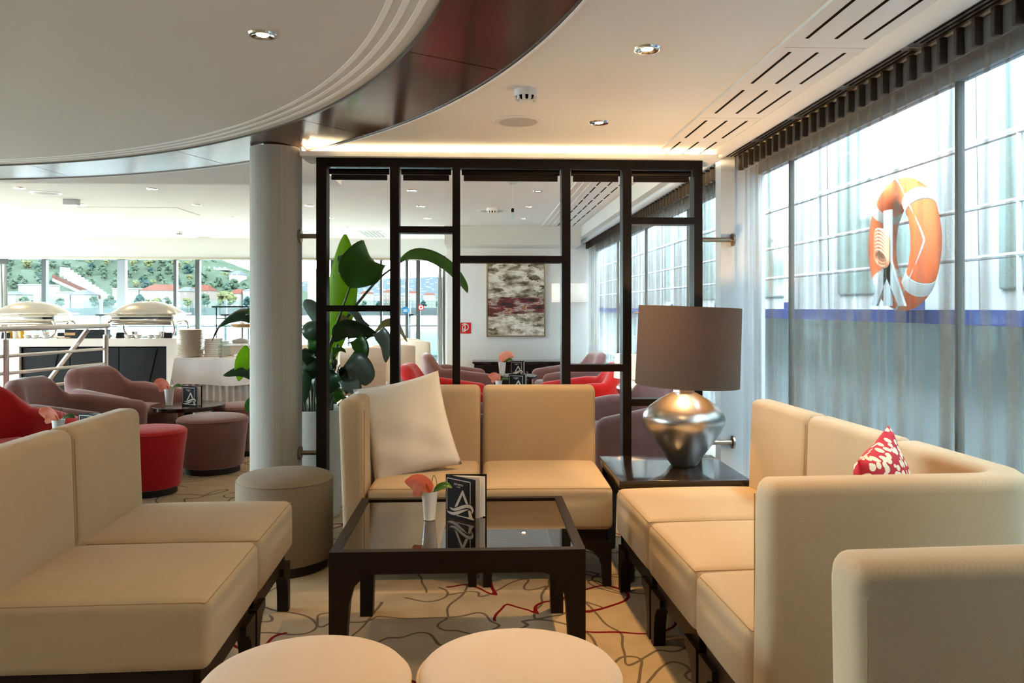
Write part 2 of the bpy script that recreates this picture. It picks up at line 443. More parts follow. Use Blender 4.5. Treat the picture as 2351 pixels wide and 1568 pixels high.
# ------------------------------------------------------------------ mesh helpers
class MB:
    def __init__(self):
        self.v, self.f = [], []

    def add(self, vs, fs, M=None):
        n = len(self.v)
        if M is not None:
            vs = [M @ Vector(p) for p in vs]
        self.v += [tuple(p) for p in vs]
        self.f += [tuple(i + n for i in f) for f in fs]
        return self

    def box(self, x0, x1, y0, y1, z0, z1, M=None):
        vs = [(x, y, z) for x in (x0, x1) for y in (y0, y1) for z in (z0, z1)]
        return self.add(vs, [(0, 1, 3, 2), (4, 6, 7, 5), (0, 4, 5, 1), (2, 3, 7, 6), (0, 2, 6, 4), (1, 5, 7, 3)], M)

    def lathe(self, prof, seg=32, c=(0, 0, 0), M=None, sx=1.0, sy=1.0):
        vs, fs = [], []
        for r, z in prof:
            for k in range(seg):
                a = 2 * pi * k / seg
                vs.append((c[0] + r * cos(a) * sx, c[1] + r * sin(a) * sy, c[2] + z))
        for i in range(len(prof) - 1):
            for k in range(seg):
                k2 = (k + 1) % seg
                fs.append((i * seg + k, i * seg + k2, (i + 1) * seg + k2, (i + 1) * seg + k))
        fs.append(tuple(range(seg - 1, -1, -1)))
        m = (len(prof) - 1) * seg
        fs.append(tuple(range(m, m + seg)))
        return self.add(vs, fs, M)

    def tube(self, pts, r, seg=10, M=None):
        pts = [Vector(p) for p in pts]
        rs = r if isinstance(r, (list, tuple)) else [r] * len(pts)
        vs, fs = [], []
        up = None
        for i, p in enumerate(pts):
            t = (pts[min(i + 1, len(pts) - 1)] - pts[max(i - 1, 0)]).normalized()
            if up is None:
                up = t.orthogonal().normalized()
            up = (up - t * up.dot(t)).normalized()
            sd = t.cross(up)
            for k in range(seg):
                a = 2 * pi * k / seg
                vs.append(p + (up * cos(a) + sd * sin(a)) * rs[i])
        for i in range(len(pts) - 1):
            for k in range(seg):
                k2 = (k + 1) % seg
                fs.append((i * seg + k, i * seg + k2, (i + 1) * seg + k2, (i + 1) * seg + k))
        fs.append(tuple(range(seg - 1, -1, -1)))
        m = (len(pts) - 1) * seg
        fs.append(tuple(range(m, m + seg)))
        return self.add(vs, fs, M)

    def rbox(self, sx, sy, sz, r, c=(0, 0, 0), k=3, mid=4, puff=None, M=None):
        """box with rounded edges, centred at c; puff(x,y,z)->offset"""
        hs = (sx / 2, sy / 2, sz / 2)

        def axis(h):
            rr = min(r, h * 0.98)
            a = [-h + rr * i / k for i in range(k)] + [-(h - rr) + 2 * (h - rr) * i / mid for i in range(mid + 1)] + [h - rr + rr * (i + 1) / k for i in range(k)]
            return a
        ax = [axis(h) for h in hs]
        idx, vs, fs = {}, [], []
        n = [len(a) for a in ax]

        def vid(i, j, l):
            key = (i, j, l)
            if key not in idx:
                p = [ax[0][i], ax[1][j], ax[2][l]]
                q = [max(-(h - min(r, h * .98)), min(h - min(r, h * .98), a)) for a, h in zip(p, hs)]
                d = Vector([a - b for a, b in zip(p, q)])
                if d.length > 1e-9:
                    d = d.normalized() * r
                o = [q[0] + d[0], q[1] + d[1], q[2] + d[2]]
                if puff:
                    dx, dy, dz = puff(o[0] / hs[0], o[1] / hs[1], o[2] / hs[2])
                    o = [o[0] + dx, o[1] + dy, o[2] + dz]
                idx[key] = len(vs)
                vs.append((o[0] + c[0], o[1] + c[1], o[2] + c[2]))
            return idx[key]
        for j in range(n[1] - 1):
            for l in range(n[2] - 1):
                fs.append((vid(0, j, l), vid(0, j, l + 1), vid(0, j + 1, l + 1), vid(0, j + 1, l)))
                e = n[0] - 1
                fs.append((vid(e, j, l), vid(e, j + 1, l), vid(e, j + 1, l + 1), vid(e, j, l + 1)))
        for i in range(n[0] - 1):
            for l in range(n[2] - 1):
                fs.append((vid(i, 0, l), vid(i + 1, 0, l), vid(i + 1, 0, l + 1), vid(i, 0, l + 1)))
                e = n[1] - 1
                fs.append((vid(i, e, l), vid(i, e, l + 1), vid(i + 1, e, l + 1), vid(i + 1, e, l)))
        for i in range(n[0] - 1):
            for j in range(n[1] - 1):
                fs.append((vid(i, j, 0), vid(i, j + 1, 0), vid(i + 1, j + 1, 0), vid(i + 1, j, 0)))
                e = n[2] - 1
                fs.append((vid(i, j, e), vid(i + 1, j, e), vid(i + 1, j + 1, e), vid(i, j + 1, e)))
        return self.add(vs, fs, M)

    def slab(self, path, th, z0, h, r=0.03, lean=0.0, endr=None, k=4, M=None, flare=0.0):
        """upholstered panel following a plan path; height may vary; rounded top and ends"""
        P = [Vector((p[0], p[1])) for p in path]
        H = list(h) if isinstance(h, (list, tuple)) else [h] * len(P)
        endr = r if endr is None else endr
        L = [0]
        for a, b in zip(P, P[1:]):
            L.append(L[-1] + (b - a).length)
        tot = L[-1]

        def at_s(s):
            for i in range(len(P) - 1):
                if s <= L[i + 1] + 1e-9:
                    t = (s - L[i]) / max(1e-9, L[i + 1] - L[i])
                    return P[i].lerp(P[i + 1], t), H[i] + (H[i + 1] - H[i]) * t
            return P[-1], H[-1]
        S = set(L)
        for i in range(k + 1):
            d = endr * (1 - cos(pi / 2 * i / k))
            S.add(min(d, tot)); S.add(max(0, tot - d))
        S = sorted(S)
        S2 = [S[0]]
        for s in S[1:]:
            if s - S2[-1] > 1e-5:
                S2.append(s)
        secs = []
        for s in S2:
            p, hh = at_s(s)
            a, _ = at_s(max(0, s - 0.004)); b, _ = at_s(min(tot, s + 0.004))
            t = (b - a).normalized(); n = Vector((t.y, -t.x))
            d = min(s, tot - s)
            ins = endr * (1 - sqrt(max(0, 1 - (1 - min(1, d / endr)) ** 2))) if endr > 0 else 0
            ins *= 0.9
            hw = th / 2 - min(ins, th * 0.44); top = hh - ins; rr = min(r, hw * 0.96)
            sec = [(hw, z0), (hw, z0 + (top - rr - z0) * 0.5)]
            for i in range(k + 1):
                an = pi / 2 * i / k
                sec.append((hw - rr + rr * cos(an), top - rr + rr * sin(an)))
            for i in range(k + 1):
                an = pi / 2 * i / k
                sec.append((-(hw - rr) - rr * sin(an), top - rr + rr * cos(an)))
            sec += [(-hw, z0 + (top - rr - z0) * 0.5), (-hw, z0)]
            row = []
            for w, z in sec:
                q = p + n * (w + lean * (z - z0) + flare * (z - z0) ** 2)
                row.append((q.x, q.y, z))
            secs.append(row)
        m = len(secs[0])
        vs = [q for row in secs for q in row]
        fs = []
        for i in range(len(secs) - 1):
            for j in range(m):
                j2 = (j + 1) % m
                fs.append((i * m + j, (i + 1) * m + j, (i + 1) * m + j2, i * m + j2))
        fs.append(tuple(range(m)))
        e = (len(secs) - 1) * m
        fs.append(tuple(range(e + m - 1, e - 1, -1)))
        return self.add(vs, fs, M)

    def prism(self, poly, y0, y1, plane='xz', M=None):
        n = len(poly)
        if plane == 'xz':
            vs = [(x, y0, z) for x, z in poly] + [(x, y1, z) for x, z in poly]
        elif plane == 'xy':
            vs = [(x, y, y0) for x, y in poly] + [(x, y, y1) for x, y in poly]
        else:
            vs = [(y0, y, z) for y, z in poly] + [(y1, y, z) for y, z in poly]
        fs = [tuple(range(n)), tuple(range(2 * n - 1, n - 1, -1))]
        for i in range(n):
            j = (i + 1) % n
            fs.append((i, i + n, j + n, j))
        return self.add(vs, fs, M)

    def mesh(self, name, mat, smooth=True, ang=40):
        me = bpy.data.meshes.new(name)
        me.from_pydata(self.v, [], self.f)
        bm = bmesh.new(); bm.from_mesh(me)
        bmesh.ops.recalc_face_normals(bm, faces=bm.faces)
        bm.to_mesh(me); bm.free()
        me.materials.append(MATS[mat])
        if smooth:
            me.polygons.foreach_set('use_smooth', [True] * len(me.polygons))
            me.set_sharp_from_angle(angle=radians(ang))
        return me

    def build(self, name, mat, parent=None, loc=None, rotz=0, smooth=True, ang=40, label=None):
        o = bpy.data.objects.new(name, self.mesh(name, mat, smooth, ang))
        COL.objects.link(o)
        if parent is not None:
            o.parent = parent
        if loc is not None:
            o.location = loc
        o.rotation_euler[2] = rotz
        if label:
            o['label'] = label
        return o


def tag(o, label=None, cat=None, group=None, kind=None):
    if label: o['label'] = label
    if cat: o['category'] = cat
    if group: o['group'] = group
    if kind: o['kind'] = kind
    return o


def thing(name, label, cat, loc=(0, 0, 0), rotz=0, group=None):
    o = bpy.data.objects.new(name, None)
    COL.objects.link(o)
    o.location = loc; o.rotation_euler[2] = rotz
    o.empty_display_size = 0.05
    return tag(o, label, cat, group)


def struct(name, mb, mat, label=None, smooth=False, parent=None):
    o = mb.build(name, mat, parent, smooth=smooth)
    if parent is None:
        tag(o, label, kind='structure')
    return o


def kids(o):
    return [c for c in bpy.data.objects if c.parent == o]


def copy_tree(o, loc=None, rotz=None, label=None, group=None, parent=None):
    c = o.copy(); COL.objects.link(c)
    if parent is not None:
        c.parent = parent
    if loc is not None: c.location = loc
    if rotz is not None: c.rotation_euler[2] = rotz
    if label: c['label'] = label
    if group: c['group'] = group
    for ch in kids(o):
        copy_tree(ch, parent=c)
    return c


def share(name, me, parent, loc=None, rotz=0):
    o = bpy.data.objects.new(name, me); COL.objects.link(o)
    o.parent = parent
    if loc is not None: o.location = loc
    o.rotation_euler[2] = rotz
    return o


def spline(pts, n):
    """Catmull-Rom through pts"""
    P = [Vector(p) for p in pts]
    P = [P[0] * 2 - P[1]] + P + [P[-1] * 2 - P[-2]]
    out = []
    segs = len(P) - 3
    for i in range(n):
        t = i / (n - 1) * segs
        k = min(int(t), segs - 1); t -= k
        a, b, c, d = P[k:k + 4]
        out.append(0.5 * ((2 * b) + (c - a) * t + (2 * a - 5 * b + 4 * c - d) * t * t + (3 * b - a - 3 * c + d) * t ** 3))
    return out
pmat('disc_paint', (0.68, 0.665, 0.645), 0.85, noise=0.02, nscale=3)
# ================================================================== THE SETTING
CX0, CY0, R_IN, R_OUT = -3.675, 1.345, 3.685, 4.045
XR, XL, YB, YF = 1.62, -8.95, -2.4, 12.05
ZN, ZF = 2.10, 2.28
floor = struct('floor', MB().box(XL, XR, YB, YF, -0.1, 0), 'carpet', 'cream carpet with meandering grey and dark red lines')
# near ceiling: rectangle with a round opening
poly = [(1.62, YB), (1.62, 4.42), (-0.95, 4.42), (-0.95, 5.5), (XL, 5.5), (XL, YB)]


def hit(a):
    d = Vector((cos(a), sin(a))); best = 1e9
    for i in range(len(poly)):
        p = Vector(poly[i]) - Vector((CX0, CY0)); q = Vector(poly[(i + 1) % len(poly)]) - Vector((CX0, CY0))
        e = q - p
        den = d.x * e.y - d.y * e.x
        if abs(den) < 1e-9: continue
        t = (p.x * e.y - p.y * e.x) / den
        s = (p.x * d.y - p.y * d.x) / den
        if t > 0 and -1e-6 <= s <= 1 + 1e-6 and t < best: best = t
    return best


angs = sorted([2 * pi * k / 160 for k in range(160)] + [math.atan2(y - CY0, x - CX0) % (2 * pi) for x, y in poly])
vs, fs = [], []
for a in angs:
    t = hit(a)
    vs += [(CX0 + R_OUT * cos(a), CY0 + R_OUT * sin(a), ZN), (CX0 + t * cos(a), CY0 + t * sin(a), ZN),
           (CX0 + t * cos(a), CY0 + t * sin(a), ZN + .25), (CX0 + R_OUT * cos(a), CY0 + R_OUT * sin(a), ZN + .25)]
n = len(angs)
for i in range(n):
    j = (i + 1) % n
    for k in range(4):
        fs.append((4 * i + k, 4 * j + k, 4 * j + (k + 1) % 4, 4 * i + (k + 1) % 4))
ceiling = struct('ceiling', MB().add(vs, fs), 'ceiling_white', 'smooth white lounge ceiling with a large round opening')


def annulus(r0, r1, z0, z1, seg=200):
    return MB().lathe_ring(r0, r1, z0, z1, seg)


def _ring(self, r0, r1, z0, z1, seg=200, a0=0, a1=2 * pi, dz=0.0):
    vs, fs = [], []
    full = abs(a1 - a0 - 2 * pi) < 1e-6
    m = seg if full else seg + 1
    for k in range(m):
        a = a0 + (a1 - a0) * k / seg
        for r, z in ((r0, z0), (r1, z0 + dz), (r1, z1 + dz), (r0, z1)):
            vs.append((CX0 + r * cos(a), CY0 + r * sin(a), z))
    for k in range(seg if full else seg):
        k2 = (k + 1) % m
        for q in range(4):
            fs.append((4 * k + q, 4 * k2 + q, 4 * k2 + (q + 1) % 4, 4 * k + (q + 1) % 4))
    return self.add(vs, fs)


MB.lathe_ring = _ring
# bronze ring, in panels with fine joints
npan = 20
for k in range(npan):
    a0 = 2 * pi * k / npan + 0.06; a1 = 2 * pi * (k + 1) / npan + 0.06 - 0.0015
    struct('ring_panel', MB().lathe_ring(R_IN, R_OUT - 0.004, ZN + 0.024, ZN + 0.035, 16, a0, a1, -0.021), 'bronze_panel', parent=ceiling, smooth=False)
struct('ring_edge', MB().lathe_ring(R_OUT - 0.008, R_OUT + 0.002, ZN - 0.001, ZN + 0.03), 'bronze_edge', parent=ceiling)
struct('ring_bead', MB().lathe_ring(R_OUT + 0.002, R_OUT + 0.012, ZN - 0.004, ZN + 0.004), 'groove_white', parent=ceiling)
struct('inner_rim', MB().lathe_ring(R_IN - 0.008, R_IN + 0.002, ZN + 0.019, ZN + 0.05), 'bronze_edge', parent=ceiling)
struct('ceiling_disc', MB().lathe_ring(0.001, R_IN - 0.008, ZN + 0.028, ZN + 0.06), 'disc_paint', parent=ceiling)
for rr in (R_IN - 0.052, R_IN - 0.098, R_IN - 0.144):
    struct('ceiling_groove', MB().lathe_ring(rr - 0.0095, rr + 0.0095, ZN + 0.0265, ZN + 0.04), 'groove_white', parent=ceiling)  # light caught in the grooves is put into a whiter colour
# ceiling strip by the window: slotted panels, bead, narrow slotted strip
def slots(parent, rows, y_list, ln, w, z):
    me = MB().box(-w / 2, w / 2, 0, ln, -0.0015, 0.004).mesh('slot_shade', 'slot_black', False)  # black strips just proud of the panel stand for shade inside slots
    for x in rows:
        for y in y_list:
            share('slot_shade', me, parent, (x, y, z))


for k in range(7):
    y0 = 4.41 - (k + 1) * 0.95; y1 = y0 + 0.944
    pn = struct('slot_panel', MB().box(0.985, 1.27, y0, y1, ZN - 0.004, ZN + 0.02), 'ceiling_white', parent=ceiling)
    slots(pn, (1.032, 1.125, 1.218), (y0 + 0.045, y0 + 0.50), 0.36, 0.010, ZN - 0.004)
struct('ceiling_bead', MB().box(0.968, 0.985, YB, 4.41, ZN - 0.012, ZN + 0.01), 'ceiling_bead', parent=ceiling)
bd = [(1.268, 2.108), (1.268, 2.092), (1.29, 2.080), (1.33, 2.076), (1.36, 2.082), (1.375, 2.10), (1.375, 2.108)]
struct('ceiling_cove_moulding', MB().prism(bd, YB, 4.41), 'ceiling_bead', smooth=True, parent=ceiling)
for k in range(7):
    y0 = 4.40 - (k + 1) * 0.95; y1 = y0 + 0.944
    pn = struct('slot_strip', MB().box(1.376, 1.455, y0, y1, ZN - 0.003, ZN + 0.02), 'steel', parent=ceiling)
    slots(pn, (1.394, 1.415, 1.436), (y0 + 0.03, y0 + 0.50), 0.40, 0.007, ZN - 0.003)
# glowing cove above the partition
cove = MB().box(-0.93, 1.30, 4.185, 4.20, 2.052, 2.078).box(-0.93, 1.30, 4.20, 4.42, 2.052, 2.056).box(-0.94, -0.93, 4.185, 4.42, 2.052, 2.099)
struct('trim_1', cove, 'ceiling_white', 'thin white light cove lip above the dark partition')
led = MB().box(-0.90, 1.22, 4.201, 4.216, 2.060, 2.0775).build('cove_light_strip', 'led_glow', smooth=False)
tag(led, 'warm glowing light strip hidden in the ceiling cove', 'light')
# far ceiling and bulkheads
struct('ceiling_far', MB().box(XL, 1.62, 4.42, YF, ZF, ZF + 0.1), 'ceiling_white', 'bright white ceiling of the far lounge')
fc = bpy.data.objects['ceiling_far']
for k in range(6):
    y0 = 5.0 + k * 0.80
    pn = struct('slot_panel', MB().box(0.94, 1.26, y0, y0 + 0.794, ZF - 0.006, ZF + 0.01), 'ceiling_white', parent=fc)
    slots(pn, (0.995, 1.09, 1.185), (y0 + 0.03, y0 + 0.43), 0.32, 0.012, ZF - 0.006)
for x in (0.80, 0.86, 0.92):
    struct('ceiling_bead', MB().box(x, x + 0.012, 4.43, 9.85, ZF - 0.012, ZF), 'ceiling_bead', parent=fc)
struct('trim_2', MB().box(1.30, 1.62, 4.44, 10.45, 2.14, ZF), 'bulkhead_white', 'white boxed bulkhead running above the far curtains')
struct('trim_3', MB().tube([(1.40, 4.44, 2.135), (1.40, 10.44, 2.135)], 0.035, 12), 'post_grey', 'rounded silver curtain cornice under the bulkhead', smooth=True)
struct('trim_4', MB().box(-0.42, 1.30, 9.86, 10.45, 2.04, ZF), 'bulkhead_white', 'white bulkhead above the painting wall')
struct('trim_5', MB().box(XL, -0.42, 11.85, YF, 1.985, ZF), 'bulkhead_white', 'white bulkhead band above the bow windows')
struct('trim_6', MB().box(XL, -0.42, 11.82, 11.85, 1.965, 1.99), 'frame_champagne', 'thin bronze blind rail above the bow windows')
struct('wall_far', MB().box(-0.42, 1.62, 10.45, 10.6, 0, ZF), 'wall_white', 'pale ribbed wall behind the abstract painting')
struct('wall_return', MB().box(-0.44, -0.36, 10.6, YF, 0, ZF), 'wall_white', 'short white wall beside the bow windows')
struct('wall_back', MB().box(XL, XR, YB - 0.1, YB, 0, ZF + .1), 'espresso_wood', 'unseen back wall of the lounge, made dark to dim the light')  # unseen; dark wood made up so little light bounces onto the sofas
struct('wall_block_right', MB().box(1.56, XR, YB, 0.6, 0, 2.14), 'wall_white', 'unseen plain wall added to block daylight beyond the side windows')  # unseen, added to keep side daylight off the near sofa panels
struct('wall_block_left', MB().box(XL, XL + .08, YB, 0.0, 0, 2.14), 'wall_white', 'unseen plain wall added to block daylight on the opposite side')  # unseen, added to shut out daylight from behind on the far side
# bow windows
def window_wall(name, label, x0, x1, y, z0, z1, mull):
    w = struct(name, MB().box(x0, x1, y - 0.03, y + 0.03, 0, z0).box(x0, x1, y - 0.025, y + 0.025, z1 - 0.02, z1), 'alu_frame', label)
    xs = [x0] + [m[0] for m in mull] + [x1]
    for mx, wd in mull:
        MB().box(mx - wd / 2, mx + wd / 2, y - 0.04, y + 0.04, z0, z1 - 0.02).build('mullion', 'mullion_grey' if wd < 0.08 else 'alu_frame', w, smooth=False)
    for a, b in zip(xs, xs[1:]):
        if b - a > 0.05:
            MB().box(a + 0.03, b - 0.03, y - 0.004, y + 0.004, z0, z1 - 0.02).build('pane', 'window_glass', w, smooth=False)
    return w


bowwin = window_wall('window_1', 'wide bow windows with slim grey mullions', XL, -0.44, 12.0, 0.16, 1.985,
                     [(-7.6, 0.06), (-6.46, 0.065), (-5.33, 0.12), (-4.54, 0.045), (-4.21, 0.065), (-3.1, 0.06), (-2.2, 0.05), (-1.47, 0.035), (-1.08, 0.045), (-0.91, 0.06)])
# starboard windows
def side_window(name, label, x, y0, y1, mull, wd=0.017):
    w = struct(name, MB().box(x - 0.03, x + 0.03, y0, y1, 0, 0.10).box(x - 0.02, x + 0.02, y0, y1, 2.0, 2.14), 'alu_frame', label)
    ys = [y0] + mull + [y1]
    for m in mull:
        MB().box(x - 0.012, x + 0.012, m - wd / 2, m + wd / 2, 0.10, 2.0).build('mullion', 'mullion_grey', w, smooth=False)
    for a, b in zip(ys, ys[1:]):
        MB().box(x - 0.004, x + 0.004, a + 0.02, b - 0.02, 0.10, 2.0).build('pane', 'window_glass', w, smooth=False)
    return w


side_window('window_2', 'tall glazing behind the sheer curtain and the sofa', 1.60, 0.6, 4.36, [1.13, 2.54, 3.94])
side_window('window_3', 'tall glazing beyond the partition behind sheer curtains', 1.60, 4.48, 10.45, [5.9, 7.4, 8.9])
side_window('window_4', 'tall glazing along the opposite side of the lounge', XL + 0.04, 0.0, YF, [1, 2.5, 4, 5.5, 7, 8.5, 10])
post = struct('trim_7', MB().box(1.36, 1.44, 4.34, 4.44, 0, 2.10).box(1.44, 1.62, 4.36, 4.48, 0, 2.14), 'post_grey', 'silver grey structural post between the curtains')
struct('trim_8', MB().box(1.45, 1.62, YB, 4.36, 0, 0.06).box(1.38, 1.62, 4.48, 10.45, 0, 0.36), 'bulkhead_white', 'low white sill under the side windows')

# ================================================================== OUTSIDE
water = MB().prism([(-900, -300), (-9.3, -300), (-9.3, 24), (2.02, 24), (2.02, -30), (2.98, -30), (2.98, 24), (900, 24), (900, 331), (-900, 331)], -2.6, -2.1, 'xy').build('river', 'water', smooth=False)
tag(water, 'pale grey river between the ship and the far bank', 'river')
struct('deck', MB().box(XL, 3, 12.1, 17, -0.3, -0.02), 'deck_pale', 'pale open bow deck outside the windows')
rail = thing('bow_railing', 'glass and steel railing around the bow deck', 'railing', (0, 15, -0.02))
pm = MB().box(-0.02, 0.02, -0.03, 0.03, 0, 1.42).mesh('post', 'mullion_grey', False)
hm = MB().rbox(0.16, 0.03, 0.035, 0.012, (0, -0.05, 1.13)).mesh('clamp', 'slot_black')
for k in range(9):
    x = -8.2 + k * 1.15
    share('post', pm, rail, (x, 0, 0)); share('clamp', hm, rail, (x, 0, 0))
    if k < 8:
        MB().box(x + 0.03, x + 1.12, -0.006, 0.006, 0.25, 1.40).build('glass_panel', 'rail_glass', rail, smooth=False)
MB().tube([(-8.6, -0.02, 0.93), (1.5, -0.02, 0.93)], 0.022, 8).build('handrail', 'mullion_grey', rail)
st = thing('serving_stand', 'black metal frame stand on the bow deck', 'stand', (-4.13, 13.4, -0.02))
MB().box(-0.30, 0.30, -0.15, 0.15, 1.27, 1.295).build('top_bar', 'slot_black', st, smooth=False)
for x in (-0.27, 0.26):
    MB().tube([(x, 0, 0), (x, 0, 1.28)], 0.009, 8).build('leg', 'slot_black', st)
MB().tube([(-0.27, 0, 1.09), (0.26, 0, 1.09)], 0.008, 8).build('crossbar', 'slot_black', st)
# far bank
struct('quay', MB().box(-900, 900, 331, 345, -2.6, 0.6).box(-900, 900, 345, 4000, -2.6, 0.9), 'quay_stone', 'stone quay along the far river bank')


def hill(name, label, pts, y, depth, mat, nz=10):
    """ridge profile (x, z) extruded back into a rounded slope"""
    vs, fs = [], []
    rnd = random.Random(len(name))
    m = len(pts)
    for j in range(nz + 1):
        t = j / nz
        prof = sin(pi / 2 * min(1, t * 1.6)) if t < .625 else cos(pi / 2 * (t - .625) / .375) ** .5
        for x, z in pts:
            vs.append((x * (1 + 0.1 * t), y + depth * t, 0.8 + (z - 0.8) * prof * (1 + rnd.uniform(-.06, .06)) if 0 < j < nz else (0.7 if j == 0 else 0.7)))
    for j in range(nz):
        for i in range(m - 1):
            fs.append((j * m + i, j * m + i + 1, (j + 1) * m + i + 1, (j + 1) * m + i))
    o = MB().add(vs, fs).build(name, mat)
    tag(o, label, kind='structure')
    return o


def prx(u, Y):
    return at(u, 706, Y).x


hill('wooded_hill', 'wooded castle hill rising behind the far bank', [(prx(u, 480), z) for u, z in ((-900, 30), (-500, 42), (-200, 48), (0, 46), (150, 42), (260, 40), (350, 41), (440, 37), (500, 32), (560, 27), (640, 18), (720, 9), (800, 4), (900, 1))], 400, 180, 'hill_grass')
hill('distant_hills', 'distant hills tinted pale blue for haze and dotted with houses', [(prx(u, 2600), z) for u, z in ((300, 60), (600, 85), (700, 90), (820, 112), (870, 104), (930, 106), (1000, 112), (1100, 100), (1400, 80), (1900, 60))], 1900, 1400, 'hazy_hillside')
# trees: blobs with many lobes
def tree_mesh(name, mat, seed, h):
    rnd = random.Random(seed); mb = MB()
    for k in range(34):
        a = rnd.uniform(0, 2 * pi); f = rnd.uniform(0, 1); z = (0.30 + 0.58 * f) * h; rr = rnd.uniform(0.1, 0.40) * h * sin(pi * (0.15 + 0.8 * f)); s = rnd.uniform(0.07, 0.15) * h
        prof = [(s * max(.02, sin(pi * i / 4)) * rnd.uniform(.8, 1.2), -s * cos(pi * i / 4)) for i in range(5)]
        mb.lathe(prof, 6, (rr * cos(a), rr * sin(a), z))
    return mb.mesh('crown', mat)


TM = [tree_mesh('t', m, s, 1.0) for m, s in (('tree_green', 1), ('tree_olive', 2), ('tree_dark', 3), ('tree_green', 4))]
TRK = MB().lathe([(0.03, 0), (0.025, 0.5)], 6).mesh('trunk', 'trunk')
KINDS = ['mid green leafy tree on the far river bank', 'yellowish olive tree on the far river bank', 'dark evergreen tree on the far river bank', 'mid green leafy tree on the far river bank']
rt = random.Random(11)


PLACED = []
HOUSES = []


def tree(x, y, z, h, k, group):
    if any(abs(x - hx) < hw_ + h * .55 and abs(y - hy) < h * .6 + 14 for hx, hy, hw_ in HOUSES if abs(y - hy) < 40): return
    if any(abs(x - a) < (h + b) * .5 and abs(y - c) < (h + b) * .46 for a, c, b in PLACED): return
    PLACED.append((x, y, h))
    t = thing('tree', KINDS[k] if 'quay' in group else KINDS[k].replace('on the far river bank', 'on the castle hill slope'), 'tree', (x, y, z), rt.uniform(0, 6), group)
    t.scale = (h * rt.uniform(.9, 1.1), h, h)
    share('crown', TM[k], t); share('trunk', TRK, t)


# buildings
def house(u0, u1, v0, Y, wall, roof, label, rh=2.2, storeys=2, d=14, base=0.8, hip=True):
    x0, x1 = prx(u0, Y), prx(u1, Y); top = at(u0, v0, Y).z
    b = thing('house', label, 'building', ((x0 + x1) / 2, Y, base)); HOUSES.append(((x0 + x1) / 2, Y + d / 2, (x1 - x0) / 2))
    w = (x1 - x0) / 2; h = top - base - (rh if roof else 0)
    wl = MB().box(-w, w, 0, d, 0, h).build('wall', wall, b, smooth=False)
    if roof:
        k = 0.55 if hip else 1.0
        vs = [(-w - .3, -.3, h), (w + .3, -.3, h), (w + .3, d + .3, h), (-w - .3, d + .3, h), (-w * k, d / 2, h + rh), (w * k, d / 2, h + rh)]
        MB().add(vs, [(0, 1, 5, 4), (2, 3, 4, 5), (1, 2, 5), (3, 0, 4), (3, 2, 1, 0)]).build('roof', roof, b, smooth=False)
    else:
        MB().box(-w - .3, w + .3, -.3, d, h, h + .5).build('cornice', 'house_white', b, smooth=False)
    nw = max(2, int(w * 2 / 2.6))
    me = MB().box(-.45, .45, -.06, .02, 0, 1.3).mesh('window', 'house_glass', False)
    for s in range(storeys):
        for i in range(nw):
            share('window', me, wl, (-w + (i + .5) * 2 * w / nw, 0, h * (s + .3) / storeys))
    return b


house(42, 100, 655, 372, 'house_white', None, 'white square villa at the foot of the hill', storeys=2)
house(-10, 36, 668, 352, 'house_cream', 'roof_grey', 'low pale villa with a grey roof', rh=1.5, storeys=1)
house(163, 192, 665, 366, 'house_white', 'roof_grey', 'small white pavilion with a peaked grey roof', rh=2.2, storeys=1)
house(128, 160, 672, 366, 'house_white', None, 'low white colonnade beside the pavilion', storeys=1)
house(320, 402, 652, 375, 'house_cream', 'roof_red', 'long cream palace with a red hipped roof', rh=3.0, storeys=3)
house(258, 318, 664, 375, 'house_cream', None, 'flat cream block beside the palace', storeys=2)
house(404, 432, 658, 375, 'house_pink', 'roof_grey', 'pinkish house with a grey roof', storeys=3)
house(434, 478, 653, 395, 'house_pink', 'roof_red', 'pinkish house with a red roof among trees', rh=3, storeys=3)
house(526, 552, 663, 370, 'house_cream', 'roof_red', 'narrow cream house with a red roof', rh=2.2, storeys=3)
house(557, 582, 662, 372, 'house_white', 'roof_grey', 'modern grey and white house', rh=1, storeys=3)
house(462, 522, 613, 470, 'house_white', 'roof_grey', 'white castle terrace on the hilltop', rh=2, storeys=2, base=24)
house(526, 550, 620, 450, 'house_white', 'roof_grey', 'white castle wing stepping down the hill', rh=2.5, storeys=3, base=15)
house(554, 575, 640, 465, 'house_cream', 'roof_red', 'small cream house on the hillside', rh=2.5, storeys=2, base=12)
house(150, 225, 606, 470, 'house_cream', None, 'long cream bastion wall at the top of the hill', storeys=1, base=30)
for i, (u, v) in enumerate(((838, 668), (862, 672), (893, 665), (925, 674), (948, 668), (715, 664), (985, 672))):
    house(u - 13, u + 13, v, 700 + 24 * i, ('house_cream', 'house_white', 'house_pink')[i % 3], ('roof_red', 'roof_grey')[i % 2],
          ['cream town house with red roof beyond the river', 'white town house with grey roof beyond the river', 'pink town house with red roof beyond the river',
           'cream town house with grey roof beyond the river', 'white town house with red roof beyond the river', 'pink town house with grey roof beyond the river', 'pale house with red roof behind the palm tower'][i] if i < 6 else 'cream town house with red roof beside the curtain', storeys=4, d=20)
for i in range(48):
    u = -40 + i * 13.5 + rt.uniform(-4, 4)
    if 170 < u < 215: continue
    Y = 349 + rt.uniform(-2, 12)
    tree(prx(u, Y), Y, 0.8, rt.uniform(4.2, 6.5) * (1.35 if 430 < u < 545 else 1), rt.choice([0, 0, 1, 1, 2, 3]), 'trees along the far quay')
for i in range(10):
    u = 700 + i * 34
    tree(prx(u, 352), 352, 0.8, rt.uniform(2.5, 4), rt.choice([0, 2, 3]), 'trees along the far quay')
